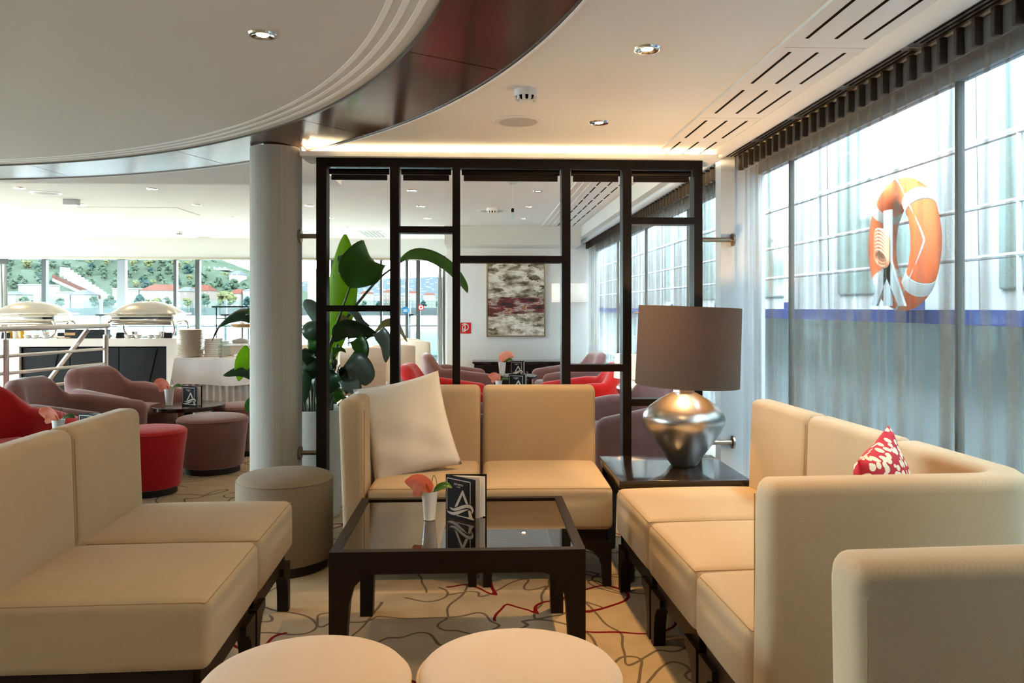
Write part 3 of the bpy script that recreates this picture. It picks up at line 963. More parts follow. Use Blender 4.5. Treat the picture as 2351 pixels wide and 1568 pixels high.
for i in range(4500):
    u = rt.uniform(-20, 600)
    t = rt.uniform(0.1, 0.62)
    if 130 < u < 270 and rt.random() < 0.6: continue
    Y = 400 + 180 * t
    ridge = 46 if u < 300 else 46 - (u - 300) * 0.095
    z = 0.8 + ridge * sin(pi / 2 * min(1, t * 1.6)) * 0.93
    tree(prx(u, Y), Y, z - 2, rt.uniform(3.8, 8.5), rt.choice([0, 0, 1, 2, 3, 3]), 'trees on the wooded hill')
# stepped monument ramp on the hillside
ramp = thing('stepped_ramp', 'long white stepped ramp with red roofed gallery climbing the hill', 'monument', (0, 395, 0))
for k in range(12):
    u = 240 - k * 8.5; v = 675 - k * 5.6
    p = at(u, v, 395); q = at(u - 9, v, 395)
    MB().box(q.x, p.x, 0, 6, p.z - 4.5, p.z).build('step', 'house_white', ramp, smooth=False)
a, b = at(228, 678, 394), at(120, 630, 394)
MB().prism([(a.x, a.z - 1.8), (a.x, a.z), (b.x, b.z), (b.x, b.z - 1.8)], -1.2, 0).build('gallery_roof', 'roof_red', ramp, smooth=False)
MB().prism([(a.x, a.z - 3.2), (a.x, a.z - 1.8), (b.x, b.z - 1.8), (b.x, b.z - 3.2)], -1.0, 0).build('gallery_wall', 'house_glass', ramp, smooth=False)
# white bridge pylon seen beside the column
py = thing('bridge_pylon', 'tall white bridge pylon beyond the bow deck', 'bridge', (prx(716, 300), 300, -2.1))
MB().box(-1.6, 1.6, 0, 3, 0, 18).build('tower', 'house_white', py, smooth=False)

# neighbouring ship
NX = 3.0
ship = thing('river_ship', 'white and blue river ship moored alongside the lounge windows', 'ship', (NX, 0, 0))
MB().box(0, 3, -12, 23.9, -2.5, 1.155).build('hull', 'hull_grey', ship, smooth=False)
MB().box(-0.36, 0.1, -12, 23.9, 1.155, 1.235).build('stripe', 'ship_blue', ship, smooth=False)
MB().box(0.35, 3, -12, 23.9, 1.235, 5.2).build('deckhouse', 'ship_white', ship, smooth=False)
for k in range(13):
    y = -6 + k * 2.25
    MB().rbox(0.04, 1.75, 1.55, 0.018, (0.34, y + 1.0, 2.14)).build('window_pane', 'ship_window', ship)
    MB().prism([(y - .16, 1.235), (y + .02, 1.235), (y + .1, 5.0), (y - .06, 5.0)], -0.02, 0.34, 'yz').build('pillar', 'ship_white', ship, smooth=False)
    MB().box(-0.03, 0.02, y - .14, y, 1.235, 1.30).build('blue_foot', 'ship_blue', ship, smooth=False)
for z in (1.517, 1.79, 2.14):
    MB().tube([(-0.30, -12, z), (-0.30, 23.9, z)], 0.022 if z > 2 else 0.014, 8).build('rail', 'ship_white', ship)
for k in range(12):
    y = -5.4 + k * 2.3
    MB().tube([(-0.30, y, 1.235), (-0.30, y, 2.14)], 0.014, 8).build('stanchion', 'ship_white', ship)
MB().box(-0.9, -0.5, -12, 23.9, 0.28, 0.36).box(-0.8, -0.45, -12, 23.9, 0.18, 0.28).build('fender_ledge', 'ship_ledge', ship, smooth=False)
struct('hull_side', MB().box(1.66, 2.0, YB, 12, -2.5, -0.12), 'ship_white', 'white hull side below the lounge windows')
# lifebuoy on the rail of the neighbouring ship
lb = thing('lifebuoy', 'orange lifebuoy with white bands and rope hanging on the ship rail', 'lifebuoy', (2.56, 4.62, 1.63))
def torus_arc(a0, a1, R, r, seg=16):
    return [(0, R * sin(a0 + (a1 - a0) * i / seg), R * cos(a0 + (a1 - a0) * i / seg)) for i in range(seg + 1)]
RB, rb = 0.305, 0.085
for q in range(4):
    a = q * pi / 2 + 0.13 + pi / 4
    MB().tube(torus_arc(a, a + pi / 2 - 0.26, RB, rb), rb, 16).build('ring_segment', 'buoy_orange', lb)
    MB().tube(torus_arc(a - 0.26, a, RB, rb, 6), rb + 0.003, 16).build('white_band', 'rope_white', lb)
MB().tube([(-rb * .55 - .03 * abs(sin(2 * t)), (RB + .075 - .05 * abs(sin(2 * t))) * sin(t), (RB + .075 - .05 * abs(sin(2 * t))) * cos(t)) for t in [2 * pi * i / 60 for i in range(61)]], 0.006, 8).build('grab_rope', 'rope_white', lb)
MB().box(-0.10, -0.085, -0.05, 0.05, -0.36, 0.20).prism([(-0.05, -.1), (0.05, -.1), (0.24, -.36), (0.16, -.36), (0.0, -.2), (-.16, -.36), (-.24, -.36)], -0.10, -0.085, 'yz').build('bracket', 'alu_frame', lb, smooth=False)
mb = MB()
for k in range(7):
    mb.tube([(-0.12 - .02 * sin(t), 0.03 + 0.08 * cos(t), -0.02 + .02 * k - .06 + 0.05 * sin(t)) for t in [2 * pi * i / 16 for i in range(17)]], 0.010, 6)
mb.build('rope_coil', 'rope_orange', lb)
lb.scale = (1, 0.80, 1.03)
# ================================================================== LIGHT FITTINGS
dl_ring = MB().lathe([(0.019, 0.005), (0.022, 0.0035), (0.030, 0.0015), (0.032, 0), (0.043, 0), (0.046, 0.006)], 28).mesh('bezel', 'chrome')
dl_glow = MB().lathe([(0.001, 0.003), (0.019, 0.003), (0.019, 0.006)], 20).mesh('lens', 'downlight_glow')


def downlight(x, y, z, label, group, power, spot=75, shadow=0.02, tilt=None):
    d = thing('ceiling_downlight', label, 'ceiling light', (x, y, z - 0.006), 0, group)
    share('bezel', dl_ring, d); share('lens', dl_glow, d)
    if power:
        l = bpy.data.lights.new('downlight_beam', 'SPOT')
        l.energy = power; l.color = WARM; l.spot_size = radians(spot); l.spot_blend = 0.6; l.shadow_soft_size = shadow
        o = bpy.data.objects.new('downlight_beam', l); COL.objects.link(o); o.parent = d
        o.location = (0, 0, -0.012)
    return d


for x, y, pw in ((0.555, 2.554, 1.7), (0.555, 3.579, 2.0), (0.555, 1.53, 1.1)):
    downlight(x, y, ZN, 'small round recessed downlight in the ceiling beside the slotted panels', 'downlights beside the slotted panels', SPOT_W * pw, 88)
for x, y in ((-0.692, 2.553), (-0.692, 1.3), (-2.0, 0.6), (-3.4, 0.6)):
    downlight(x, y, ZN + 0.028, 'small round recessed downlight in the round ceiling disc', 'downlights in the round ceiling disc', SPOT_W * 0.6, 95)
for x in (-5.08, -3.94, -2.82, -1.70, -0.58, 0.53):
    for y in (5.87, 6.92, 7.99, 9.07, 10.15, 11.26):
        if (x > -1 and y > 10) or (y < 6 and x != -1.70): continue
        downlight(x, y, ZF, 'small round recessed downlight in the far lounge ceiling', 'downlights in the far lounge ceiling', SPOT_W * 0.3, 100, 0.03)
# smoke detectors
def smoke(x, y, z, label, s=1.0):
    t = thing('smoke_detector', label, 'smoke detector', (x, y, z))
    MB().lathe([(0.046 * s, -0.026 * s), (0.047 * s, -0.022 * s), (0.047 * s, 0)], 32).build('base', 'plastic_white', t)
    MB().lathe([(0.022 * s, -0.046 * s), (0.026 * s, -0.044 * s), (0.026 * s, -0.041 * s)], 28).build('cap', 'plastic_white', t)
    MB().lathe([(0.033 * s, -0.041 * s), (0.040 * s, -0.026 * s)], 28).build('chamber', 'slot_black', t)
    m = MB()
    for k in range(10):
        M = Matrix.Rotation(2 * pi * k / 10, 4, 'Z')
        m.box(0.024 * s, 0.041 * s, -0.006 * s, 0.006 * s, -0.042 * s, -0.026 * s, M)
    m.build('cage', 'plastic_white', t)
    return t


smoke(0.188, 3.06, ZN, 'white round smoke detector above the ceiling speaker')
smoke(0.146, 8.12, ZF, 'small white smoke detector on the ceiling beyond the partition', 1.25)
smoke(-4.045, 10.8, ZF, 'small white smoke detector on the ceiling near the bow windows', 1.1)


def speaker(x, y, z, label, r=0.1):
    t = thing('ceiling_speaker', label, 'speaker', (x, y, z))
    MB().lathe([(r * .8, -0.006), (r * .98, -0.004), (r, 0)], 40).build('bezel', 'plastic_white', t)
    MB().lathe([(0.001, -0.012), (r * .5, -0.010), (r * .8, -0.0055)], 36).build('grille', 'grille_grey', t)


speaker(0.184, 3.57, ZN, 'round white ceiling speaker below the near smoke detector', 0.115)
speaker(-3.876, 7.22, ZF, 'round ceiling speaker above the buffet', 0.13)
speaker(-3.986, 11.62, ZF, 'small round ceiling speaker close to the bow windows', 0.13)
speaker(0.146, 8.35, ZF, 'flat round ceiling speaker beyond the partition', 0.16)
bx = thing('ceiling_sensor', 'small grey box sensor on the ceiling above the buffet', 'sensor', (-3.872, 7.65, ZF))
MB().rbox(0.13, 0.08, 0.05, 0.006, (0, 0, -0.025)).build('housing', 'grille_grey', bx)
MB().rbox(0.125, 0.075, 0.006, 0.002, (0, 0, -0.052)).build('cover', 'plastic_white', bx)
ac = thing('air_vent', 'white slatted ceiling air vent near the bow windows', 'vent', (-1.46, 11.0, ZF))
MB().box(-0.16, 0.16, -0.42, 0.42, -0.012, 0).build('frame', 'plastic_white', ac, smooth=False)
for k in range(5):
    MB().box(-0.13 + k * .055, -0.10 + k * .055, -0.38, 0.38, -0.018, -0.012).build('slat', 'grille_grey', ac, smooth=False)
hatch = thing('ceiling_hatch', 'flush square access panel with a fine frame in the far ceiling', 'hatch', (-3.6, 8.55, ZF))
MB().box(-0.5, 0.5, -0.34, 0.34, -0.006, 0).build('panel', 'ceiling_white', hatch, smooth=False)
pend = thing('pendant_drop', 'tiny clear glass drop hanging on a thin wire beyond the partition', 'pendant', (0.278, 6.3, ZF))
MB().lathe([(0.03, -0.035), (0.045, -0.02), (0.04, 0)], 20).build('canopy', 'rail_glass', pend)
MB().tube([(0, 0, -0.03), (0, 0, -0.24)], 0.0015, 6).build('wire', 'grille_grey', pend)
MB().lathe([(0.011, -0.262), (0.012, -0.24), (0.008, -0.232)], 16).build('cap', 'slot_black', pend)
MB().lathe([(0.004, -0.315), (0.014, -0.30), (0.013, -0.262)], 16).build('drop', 'rail_glass', pend)

# ================================================================== COLUMN, PARTITION
colm = struct('column', MB().lathe([(0.136, 0), (0.136, 2.108)], 64), 'column_cloth', 'round column clad in vertically striped pale cloth beside the partition', smooth=True)
colm.location = (-1.093, 4.30, 0)
MB().lathe([(0.106, 2.108), (0.106, 2.124)], 48).build('collar', 'chrome', colm)
PY = 4.225
prt = thing('room_divider', 'dark open grid partition of square posts and crossbars behind the sofa', 'partition', (0, PY, 0))
sc = PY / 4.45
XP = [(-.909, -.852), (-.497, -.446), (-.145, -.102), (.477, .527), (.827, .877), (1.240, 1.288)]
XP = [(a * sc, b * sc) for a, b in XP]


def zp(v):
    return EYE + (706 - v) * PY / F_PX


for a, b in XP:
    MB().box(a, b, 0, 0.09, 0, zp(385)).build('post', 'espresso_metal', prt, smooth=False)
MB().box(XP[0][0], XP[-1][1], 0, 0.09, zp(385), 2.050).build('header', 'espresso_metal', prt, smooth=False)
for i, v0, v1 in ((0, 701, 715), (1, 520, 535), (2, 587, 603), (3, 838, 854), (4, 497, 513), (4, 918, 934)):
    MB().box(XP[i][1], XP[i + 1][0], 0.0, 0.09, zp(v1), zp(v0)).build('crossbar', 'espresso_metal', prt, smooth=False)
BL = ['rolled dark blind above the upright bright green leaf', 'rolled dark blind above the arching leaf tip opening', 'wide rolled dark blind above the painting opening', 'rolled dark blind above the opening with the red chair crossbar', 'rolled dark blind over the lamp beside the window post']
for i in range(5):
    a, b = XP[i][1] + 0.004, XP[i + 1][0] - 0.004
    t = thing('roller_blind', BL[i], 'blind', (0, PY, 0))
    MB().tube([(a + .004, 0.045, 1.985), (b - .004, 0.045, 1.985)], 0.016, 12).build('roll', 'espresso_metal', t)
    MB().box(a + .015, b - .015, 0.038, 0.052, 1.938, 1.968).build('hem_bar', 'espresso_wood', t, smooth=False)


def rod(x0, x1, y, z, name, label, wall='x'):
    t = thing('support_rod', label, 'rod', (0, 0, 0))
    MB().tube([(x0, y, z), (x1, y, z)], 0.013, 14).build('bar', 'bronze_rod', t)
    s = 1 if x1 > x0 else -1
    MB().tube([(x1 - s * .002, y, z), (x1 - s * .012, y, z)], 0.036, 20).build('flange', 'bronze_rod', t)


rod(XP[0][0], -0.963, PY + .05, zp(542), '', 'upper bronze rod bracing the partition to the column')
rod(XP[0][0], -0.963, PY + .05, zp(1040), '', 'lower bronze rod bracing the partition to the column')
rod(XP[-1][1], 1.43, PY + .10, zp(545), '', 'upper bronze rod bracing the partition to the window post')
rod(XP[-1][1], 1.43, PY + .10, zp(1027), '', 'lower bronze rod bracing the partition to the window post')
hk = thing('curtain_tieback', 'bent wire curtain hook on the silver post behind the lamp', 'hook', (1.37, 4.33, 0))
MB().rbox(0.016, 0.008, 0.055, 0.004, (0.03, 0, 1.10)).build('plate', 'chrome', hk)
MB().tube(spline([(0.03, -.01, 1.09), (0.02, -.02, 1.02), (-0.01, -.03, .94), (-0.02, -.03, .885), (0.01, -.03, .865), (0.05, -.03, .89), (0.075, -.03, .97), (0.08, -.03, 1.0)], 40), 0.0035, 8).build('hook_wire', 'chrome', hk)

# ================================================================== CURTAINS
def curtain(name, label, x, y0, y1, ztop, zbot, pitch, amp, seed, gather, mat, hdr_h=0.085, xdir=True, group=None):
    rnd = random.Random(seed)
    t = thing(name, label, 'curtain', (x, y0, 0), 0 if xdir else -pi / 2, group)
    L = y1 - y0
    nf = int(round(L / pitch)); pitch = L / nf
    # heading: pleats and flat band
    band = []
    pl = MB().rbox(0.026, 0.018, hdr_h, 0.003, (0, 0, -hdr_h / 2)).mesh('pleat', 'curtain_header')
    for k in range(nf + 1):
        share('pleat', pl, t, (-0.014, min(L - .014, max(.014, k * pitch)), ztop))
    MB().box(-0.002, 0.004, 0, L, ztop - hdr_h * .98, ztop - .002).build('heading_band', 'curtain_band', t, smooth=False)
    MB().box(0.012, 0.03, 0, L, ztop - .012, ztop).build('track', 'alu_frame', t, smooth=False)
    # sheer: flat spans between narrow strips where the cloth zigzags in several layers
    NP = 11
    per = 8 + NP * 3
    ns, nz = nf * per, 26
    Wd = [gather[0] + (gather[1] - gather[0]) * rnd.random() ** 1.8 for _ in range(nf + 1)]
    D = [rnd.uniform(-.045, .045) for _ in range(nf + 1)]
    D2 = [rnd.uniform(-.03, .03) for _ in range(nf + 1)]
    PH = [rnd.uniform(0, 6) for _ in range(nf + 1)]
    zt = ztop - hdr_h * .97
    vs, fs = [], []
    for j in range(nz + 1):
        f = j / nz
        z = zt + (zbot - zt) * f
        C = []
        for k in range(nf + 1):
            c0 = k * pitch + D[k] * f + D2[k] * sin(pi * f * .9)
            w = Wd[k] * (0.45 + 0.55 * min(1, f * 4)) * (1 + .35 * sin(3 * f + PH[k]))
            C.append((min(L - .01, max(.01, c0)), w))
        for k in range(nf):
            (c0, w0), (c1, w1) = C[k], C[k + 1]
            a0, b0 = c0 + w0 / 2, c1 - w1 / 2
            for i in range(per):
                if i < 8:
                    y = a0 + (b0 - a0) * i / 8; xx = 0.006 * sin(pi * i / 8)
                else:
                    q = (i - 8) / (per - 8) * NP
                    n_, fr_ = int(q), q - int(q)
                    y = b0 + w1 * (fr_ if n_ % 2 == 0 else 1 - fr_)
                    xx = amp * (-1 + 2 * q / NP) * (0.3 + .7 * min(1, 2 * f)) * (1 if k % 2 else -1)
                vs.append((xx + amp, y, z))
        vs.append((amp, C[nf][0] + C[nf][1] / 2, z))
    for j in range(nz):
        for i in range(ns):
            b = j * (ns + 1) + i
            fs.append((b, b + 1, b + ns + 2, b + ns + 1))
    MB().add(vs, fs).build('sheer_cloth', mat, t, ang=180)
    return t


curtain('sheer_curtain', 'long taupe sheer curtain behind the right hand sofa', 1.475, 0.5, 4.32, ZN, 0.08, 0.087, 0.018, 3, (0.003, 0.055), 'curtain_sheer')
curtain('sheer_curtain', 'gathered taupe sheer curtain beyond the partition beside the far armchairs', 1.46, 4.50, 10.40, 2.115, 0.38, 0.095, 0.022, 8, (0.035, 0.075), 'curtain_sheer')
c = curtain('drape', 'grey drape hanging beside the bow windows', -0.96, 10.7, 11.22, 1.975, 0.05, 0.07, 0.03, 5, (0.03, 0.05), 'curtain_grey', xdir=True)
c.location = (-0.60, 10.9, 0); c.rotation_euler[2] = -0.8
c2 = curtain('drape', 'grey drape at the far end of the bow windows', 0, 0, 0.5, 1.975, 0.05, 0.07, 0.03, 6, (0.03, 0.05), 'curtain_grey')
c2.location = (-7.42, 11.85, 0); c2.rotation_euler[2] = -1.57
# ================================================================== SOFA MODULES
LEG = [(0, 0), (0.036, 0), (0.042, 0.08), (0.055, 0.125), (0.085, 0.158), (0.12, 0.17), (0.12, 0.20), (0, 0.20)]


def sofa_unit(label, W, loc, rotz, side=0, mat='beige_twill', group=None, depth=0.70, name='sofa_module', hb=0.84, closed=False):
    """armless lounge module, front towards local -y; side=-1/+1 adds a wrap-round side panel"""
    t = thing(name, label, 'sofa', (*loc, 0), rotz, group)
    w = W / 2 - 0.004
    th = 0.105
    x0, x1 = -w + (th if side < 0 else 0), w - (th if side > 0 else 0)
    sd = depth - th

    def puff(x, y, z):
        if z > 0.3:
            return (0, 0, 0.016 * (1 - x ** 4) * (1 - y ** 4) - 0.004)
        return (0.004 * x * (1 - y * y), 0.006 * (-1 if y < 0 else 0.2) * (1 - x * x) * (1 - z * z), 0)
    st = MB().rbox(x1 - x0 - .004, sd + .03, 0.20, 0.030, ((x0 + x1) / 2, sd / 2 + 0.015, 0.352), 4, 8, puff).build('seat', mat, t)
    xa, xb, zz = x0 + 0.0112, x1 - 0.0112, 0.4405
    MB().tube([(xa, sd - .01, zz), (xa, 0.03, zz), (xa, 0.012, zz - .0015), (xa + .012, 0.0086, zz), (xb - .012, 0.0086, zz), (xb, 0.012, zz - .0015), (xb, 0.03, zz), (xb, sd - .01, zz)], 0.0017, 6).build('seam', 'seam_thread', st)
    if side == 0:
        path = [(-w, sd + th / 2), (-w * .5, sd + th / 2), (0, sd + th / 2), (w * .5, sd + th / 2), (w, sd + th / 2)]
    else:
        xs = (w - th / 2); R = 0.085; yb = sd + th / 2
        arc = [(xs - R + R * sin(a), yb - R + R * cos(a)) for a in [pi / 2 * i / 6 for i in range(7)]]
        path = [(-w, yb), (-w * .3, yb), (w * .3, yb)] + arc + [(xs, yb - R - .1), (xs, yb * .4), (xs, 0.0)]
        if side < 0:
            path = [(-x, y) for x, y in path][::-1]
    bk = MB().slab(path, th, 0.20 if side else 0.25, hb, 0.032, -0.035, 0.030).build('backrest', mat, t)
    for sx in (-1, 1):
        if side == 0:
            MB().tube([(sx * (w - .0095), sd + .0085 + .035 * (z - .25), z) for z in (.455, .55, .65, .75, .80)] + [(sx * (w - .0095), sd + .048, .829), (sx * (w - .0095), sd + .075, .831)], 0.0017, 6).build('seam', 'seam_thread', bk)
        elif sx == side:
            for q in (w - .0095, w - th + .0095):
                MB().tube([(sx * q, 0.0095, z) for z in (.23, .5, .79)], 0.0017, 6).build('seam', 'seam_thread', bk)
    # dark apron and four bracket legs
    for y in (0.03, depth - .06):
        MB().box(-w + .03, w - .03, y, y + .02, 0.175, 0.253).build('apron', 'espresso_wood', t, smooth=False)
    for x in (-w + .02, w - .04):
        MB().box(x, x + .02, 0.05, depth - .06, 0.175, 0.253).build('side_rail', 'espresso_wood', t, smooth=False)
    for sx in (-1, 1):
        for y in (0.012, depth - .06):
            poly = [(sx * (-w + .008 + px), pz) for px, pz in LEG]
            MB().prism(poly, y, y + 0.045).build('leg', 'espresso_wood', t)
    return t


def rot2(x, y, a):
    return (x * cos(a) - y * sin(a), x * sin(a) + y * cos(a))


# left sofa faces +x
aL = radians(90 + 1.7)
for k, lab in ((0, 'pale beige sofa module with its open end towards the two cream poufs'), (1, 'pale beige sofa module beside the taupe pouf')):
    y = 2.17 + 0.57 * (k + .5)
    sofa_unit(lab, 0.57, (-0.735 - 0.030 * (k + .5) * .57, y), aL)
# right sofa faces -x, last module wraps round at the near end
aR = radians(-90 + 2.4)
labs = ['golden beige sofa module beside the lamp table', 'golden beige middle module of the sofa under the sheer curtain', 'golden beige corner sofa module holding the red patterned cushion']
for k in range(3):
    y = 3.465 - 0.55 * (k + .5)
    sofa_unit(labs[k], 0.55, (0.610 + 0.042 * .55 * (k + .5), y), aR, side=0 if k < 2 else 1)
# centre sofa faces the camera, left module has a side panel
sofa_unit('golden beige corner sofa module with the large white cushion', 0.61, (-0.300, 3.50), radians(-1), side=-1)
sofa_unit('golden beige sofa module in front of the partition between cushion and lamp table', 0.60, (0.310, 3.485), radians(-1))
# near corner module whose side panel shows at the bottom right, seat turned to the camera
sofa_unit('golden beige corner sofa module standing with its back panel to the curtain sofa', 0.62, (0.615, 1.0), radians(-90 + 3), side=-1, depth=0.74)

# ================================================================== CUSHIONS
def cushion(name, label, mat, w, h, d, loc, eul, crease=0.012, seed=1):
    rnd = random.Random(seed)
    n = 22
    vs, fs = [], []
    ph = [rnd.uniform(0, 6) for _ in range(6)]
    for s in (1, -1):
        for i in range(n + 1):
            for j in range(n + 1):
                x = -1 + 2 * i / n; y = -1 + 2 * j / n
                e = (1 - x * x) * (1 - y * y)
                px = x * (1 - 0.07 * (1 - y * y)) ; py = y * (1 - 0.07 * (1 - x * x))
                z = s * (d / 2 * max(0, e) ** 0.42 + crease * max(0, e) ** .3 * (sin(5 * x + 3 * y + ph[0]) * sin(4 * y - 2 * x + ph[1]) * .5 + .4 * sin(9 * y + 4 * x + ph[2]) * abs(x)))
                vs.append((px * w / 2, z, py * h / 2))
        b = 0 if s == 1 else (n + 1) ** 2
        for i in range(n):
            for j in range(n):
                a = b + i * (n + 1) + j
                fs.append((a, a + 1, a + n + 2, a + n + 1))
    mb = MB().add(vs, fs)
    me = mb.mesh(name, mat, True, 180)
    bm = bmesh.new(); bm.from_mesh(me)
    bmesh.ops.remove_doubles(bm, verts=bm.verts, dist=1e-5)
    bmesh.ops.recalc_face_normals(bm, faces=bm.faces)
    bm.to_mesh(me); bm.free()
    o = bpy.data.objects.new(name, me); COL.objects.link(o)
    o.location = loc
    o.rotation_euler = eul
    tag(o, label, 'cushion')
    return o


cw = cushion('cushion', 'large white linen cushion leaning in the corner of the middle sofa', 'linen_white', 0.43, 0.475, 0.13, (-0.338, 3.80, 0.673), (radians(-15), radians(-11), radians(16)), seed=4)
cw.rotation_mode = 'YXZ'
cushion('cushion', 'red and cream patterned cushion in the corner of the curtain sofa', 'red_print_cloth', 0.40, 0.40, 0.13, (1.105, 2.075, 0.69), (radians(-8), radians(-6), radians(52)), seed=9)

# ================================================================== POUFS
def pouf(label, x, y, r, h, mat, flare=1.0, group=None):
    t = thing('pouf', label, 'pouf', (x, y, 0), 0, group)
    z0 = 0.045
    rb = r * flare
    MB().lathe([(rb - .02, z0), (rb - .004, z0 + .006), (rb, z0 + .03), ((r + rb) / 2, h * .6), (r, h - .035), (r - .006, h - .02), (r - .004, h - .0195), (r - .012, h - .008), (r - .03, h - .001),
               (r * .6, h + .010), (r * .3, h + .014), (0.004, h + .015)], 64).build('upholstery', mat, t)
    MB().lathe([(r - .0015, h - .0245), (r + .0008, h - .022), (r - .0015, h - .0195)], 64).build('seam', mat, t)
    MB().lathe([(rb - .025, 0), (rb - .025, z0)], 48).build('plinth', 'plinth_black', t)
    return t


pouf('round cream pouf on the side of the pale left sofa', -0.377, 1.735, 0.230, 0.45, 'cream_twill')
pouf('round cream pouf on the side of the golden curtain sofa', 0.092, 1.745, 0.228, 0.455, 'cream_twill')
pouf('round taupe pouf in front of the column', -0.935, 3.845, 0.228, 0.445, 'taupe_twill')
pouf('round mauve pouf beside the small round table', -2.03, 6.10, 0.262, 0.42, 'mauve_velour', 0.86)
pouf('round mauve pouf behind the round table at the skirted buffet table', -2.02, 6.84, 0.255, 0.42, 'mauve_velour', 0.86)
pouf('round red pouf behind the pale left sofa', -2.22, 5.40, 0.24, 0.435, 'red_velour', 0.84)

# ================================================================== ARMCHAIRS
def armchair_proto(mat):
    t = thing('armchair', 'x', 'armchair')
    pts, hs = [], []
    xa, yb, R = 0.30, 0.29, 0.17
    for i in range(6):
        f = i / 5
        pts.append((-xa - .01 + .01 * f, -0.33 + f * (yb - R + .33))); hs.append(0.53 + 0.065 * f)
    for i in range(1, 7):
        a = pi / 2 * i / 6
        pts.append((-xa + R - R * cos(a), yb - R + R * sin(a)))
        f = min(1, max(0, (i / 6 - .3) / .55))
        hs.append(0.595 + 0.15 * (f * f * (3 - 2 * f)))
    pts.append((0, yb + .012)); hs.append(0.75)
    full = pts + [(-x, y) for x, y in pts[:-1]][::-1]
    H = hs + hs[:-1][::-1]
    MB().slab(full, 0.125, 0.07, H, 0.055, -0.04, 0.055, 5, flare=-0.12).build('shell', mat, t, ang=60)
    MB().rbox(0.49, 0.56, 0.16, 0.05, (0, -0.045, 0.345), 4, 6, lambda x, y, z: (0, 0, 0.02 * (1 - x * x) * (1 - y * y) if z > .3 else 0)).build('seat_cushion', mat, t)
    MB().rbox(0.50, 0.50, 0.20, 0.03, (0, -0.02, 0.17)).build('seat_base', mat, t)
    MB().box(-0.27, 0.27, -0.26, 0.26, 0, 0.07).build('plinth', 'plinth_black', t, smooth=False)
    return t


chm = armchair_proto('mauve_velour')
chr_ = armchair_proto('red_velour')
G = 'upholstered tub armchairs'
spots = [
    (chm, (-2.86, 5.78), 92, 'mauve tub armchair between the red armchair and the steel railing'),
    (chm, (-2.94, 6.72), 74, 'mauve tub armchair beside the round table in front of the black buffet counter'),
    (chm, (-0.20, 8.75), 97, 'mauve tub armchair near the pale wall on the window drape side'),
    (chm, (0.99, 8.80), -84, 'mauve tub armchair near the pale wall beside the sheer curtain'),
    (chm, (-0.20, 5.50), 96, 'mauve tub armchair right behind the middle sofa and white cushion'),
    (chm, (0.98, 5.48), -72, 'mauve tub armchair behind the lamp table and partition'),
    (chr_, (-2.86, 4.86), 62, 'red tub armchair behind the pale left sofa'),
    (chr_, (-0.26, 7.05), 88, 'red tub armchair beyond the partition on the plant side of the menus'),
    (chr_, (0.88, 7.10), -94, 'red tub armchair beyond the partition on the curtain side of the menus'),
]
used = set()
for p, (x, y), r, lab in spots:
    if id(p) in used:
        copy_tree(p, (x, y, 0), radians(r), lab, G)
    else:
        used.add(id(p)); p.location = (x, y, 0); p.rotation_euler[2] = radians(r); tag(p, lab, 'armchair', G)

# ================================================================== TABLES
ct = thing('coffee_table', 'dark wood coffee table with smoked glass top', 'table', (-0.064, 2.527, 0))
cw_, cd, chh = 0.825, 0.72, 0.467
fr = 0.032
MB().box(-cw_ / 2, cw_ / 2, 0, fr, chh - .072, chh).build('front_rail', 'espresso_wood', ct, smooth=False)
MB().box(-cw_ / 2, cw_ / 2, cd - fr, cd, chh - .072, chh).build('rear_rail', 'espresso_wood', ct, smooth=False)
for s in (-1, 1):
    a, b = sorted((s * cw_ / 2, s * (cw_ / 2 - fr)))
    MB().box(a, b, fr, cd - fr, chh - .072, chh).build('side_rail', 'espresso_wood', ct, smooth=False)
CL = [(0, 0), (0.050, 0), (0.056, 0.20), (0.064, 0.30), (0.080, 0.355), (0.108, 0.384), (0.14, 0.395), (0.14, 0.396), (0, 0.396)]
for sx in (-1, 1):
    for y in (0.0, cd - 0.055):
        poly = [(sx * (cw_ / 2 - px), pz) for px, pz in CL]
        MB().prism(poly, y, y + 0.055).build('leg', 'espresso_wood', ct)
MB().box(-cw_ / 2 + fr, cw_ / 2 - fr, fr, cd - fr, chh - .012, chh - .006).build('glass_top', 'smoked_glass', ct, smooth=False)

sdt = thing('side_table', 'black lacquered square side table carrying the silver lamp', 'table', (0.935, 3.80, 0))
MB().rbox(0.60, 0.60, 0.038, 0.004, (0, 0, 0.451)).build('top', 'table_lacquer', sdt)
for s in (-1, 1):
    MB().box(-.27, .27, min(s * .27, s * .25), max(s * .27, s * .25), 0.34, 0.432).build('apron', 'espresso_wood', sdt, smooth=False)
    MB().box(min(s * .27, s * .25), max(s * .27, s * .25), -.25, .25, 0.34, 0.432).build('apron', 'espresso_wood', sdt, smooth=False)
    for s2 in (-1, 1):
        MB().lathe([(0.028, 0), (0.040, 0.432)], 4, (s * .25, s2 * .25, 0)).build('leg', 'espresso_wood', sdt, smooth=False)


def round_table(label, x, y, h, r):
    t = thing('round_table', label, 'table', (x, y, 0))
    MB().lathe([(r - .01, h - .035), (r, h - .03), (r, h - .005), (r - .005, h)], 48).build('top', 'table_lacquer', t)
    MB().lathe([(0.035, 0.02), (0.035, h - .035)], 20).build('pedestal', 'espresso_metal', t)
    MB().lathe([(0.20, 0), (0.20, 0.012), (0.04, 0.022)], 36).build('foot', 'espresso_metal', t)


round_table('small dark round table in front of the skirted buffet table', -2.36, 6.50, 0.46, 0.285)
round_table('small dark round table beside the red armchair and pale sofa', -2.20, 4.50, 0.50, 0.27)
round_table('small dark round table between the two red armchairs', 0.31, 6.70, 0.525, 0.20)
round_table('small dark round table between the two far mauve armchairs', 0.42, 8.70, 0.50, 0.24)

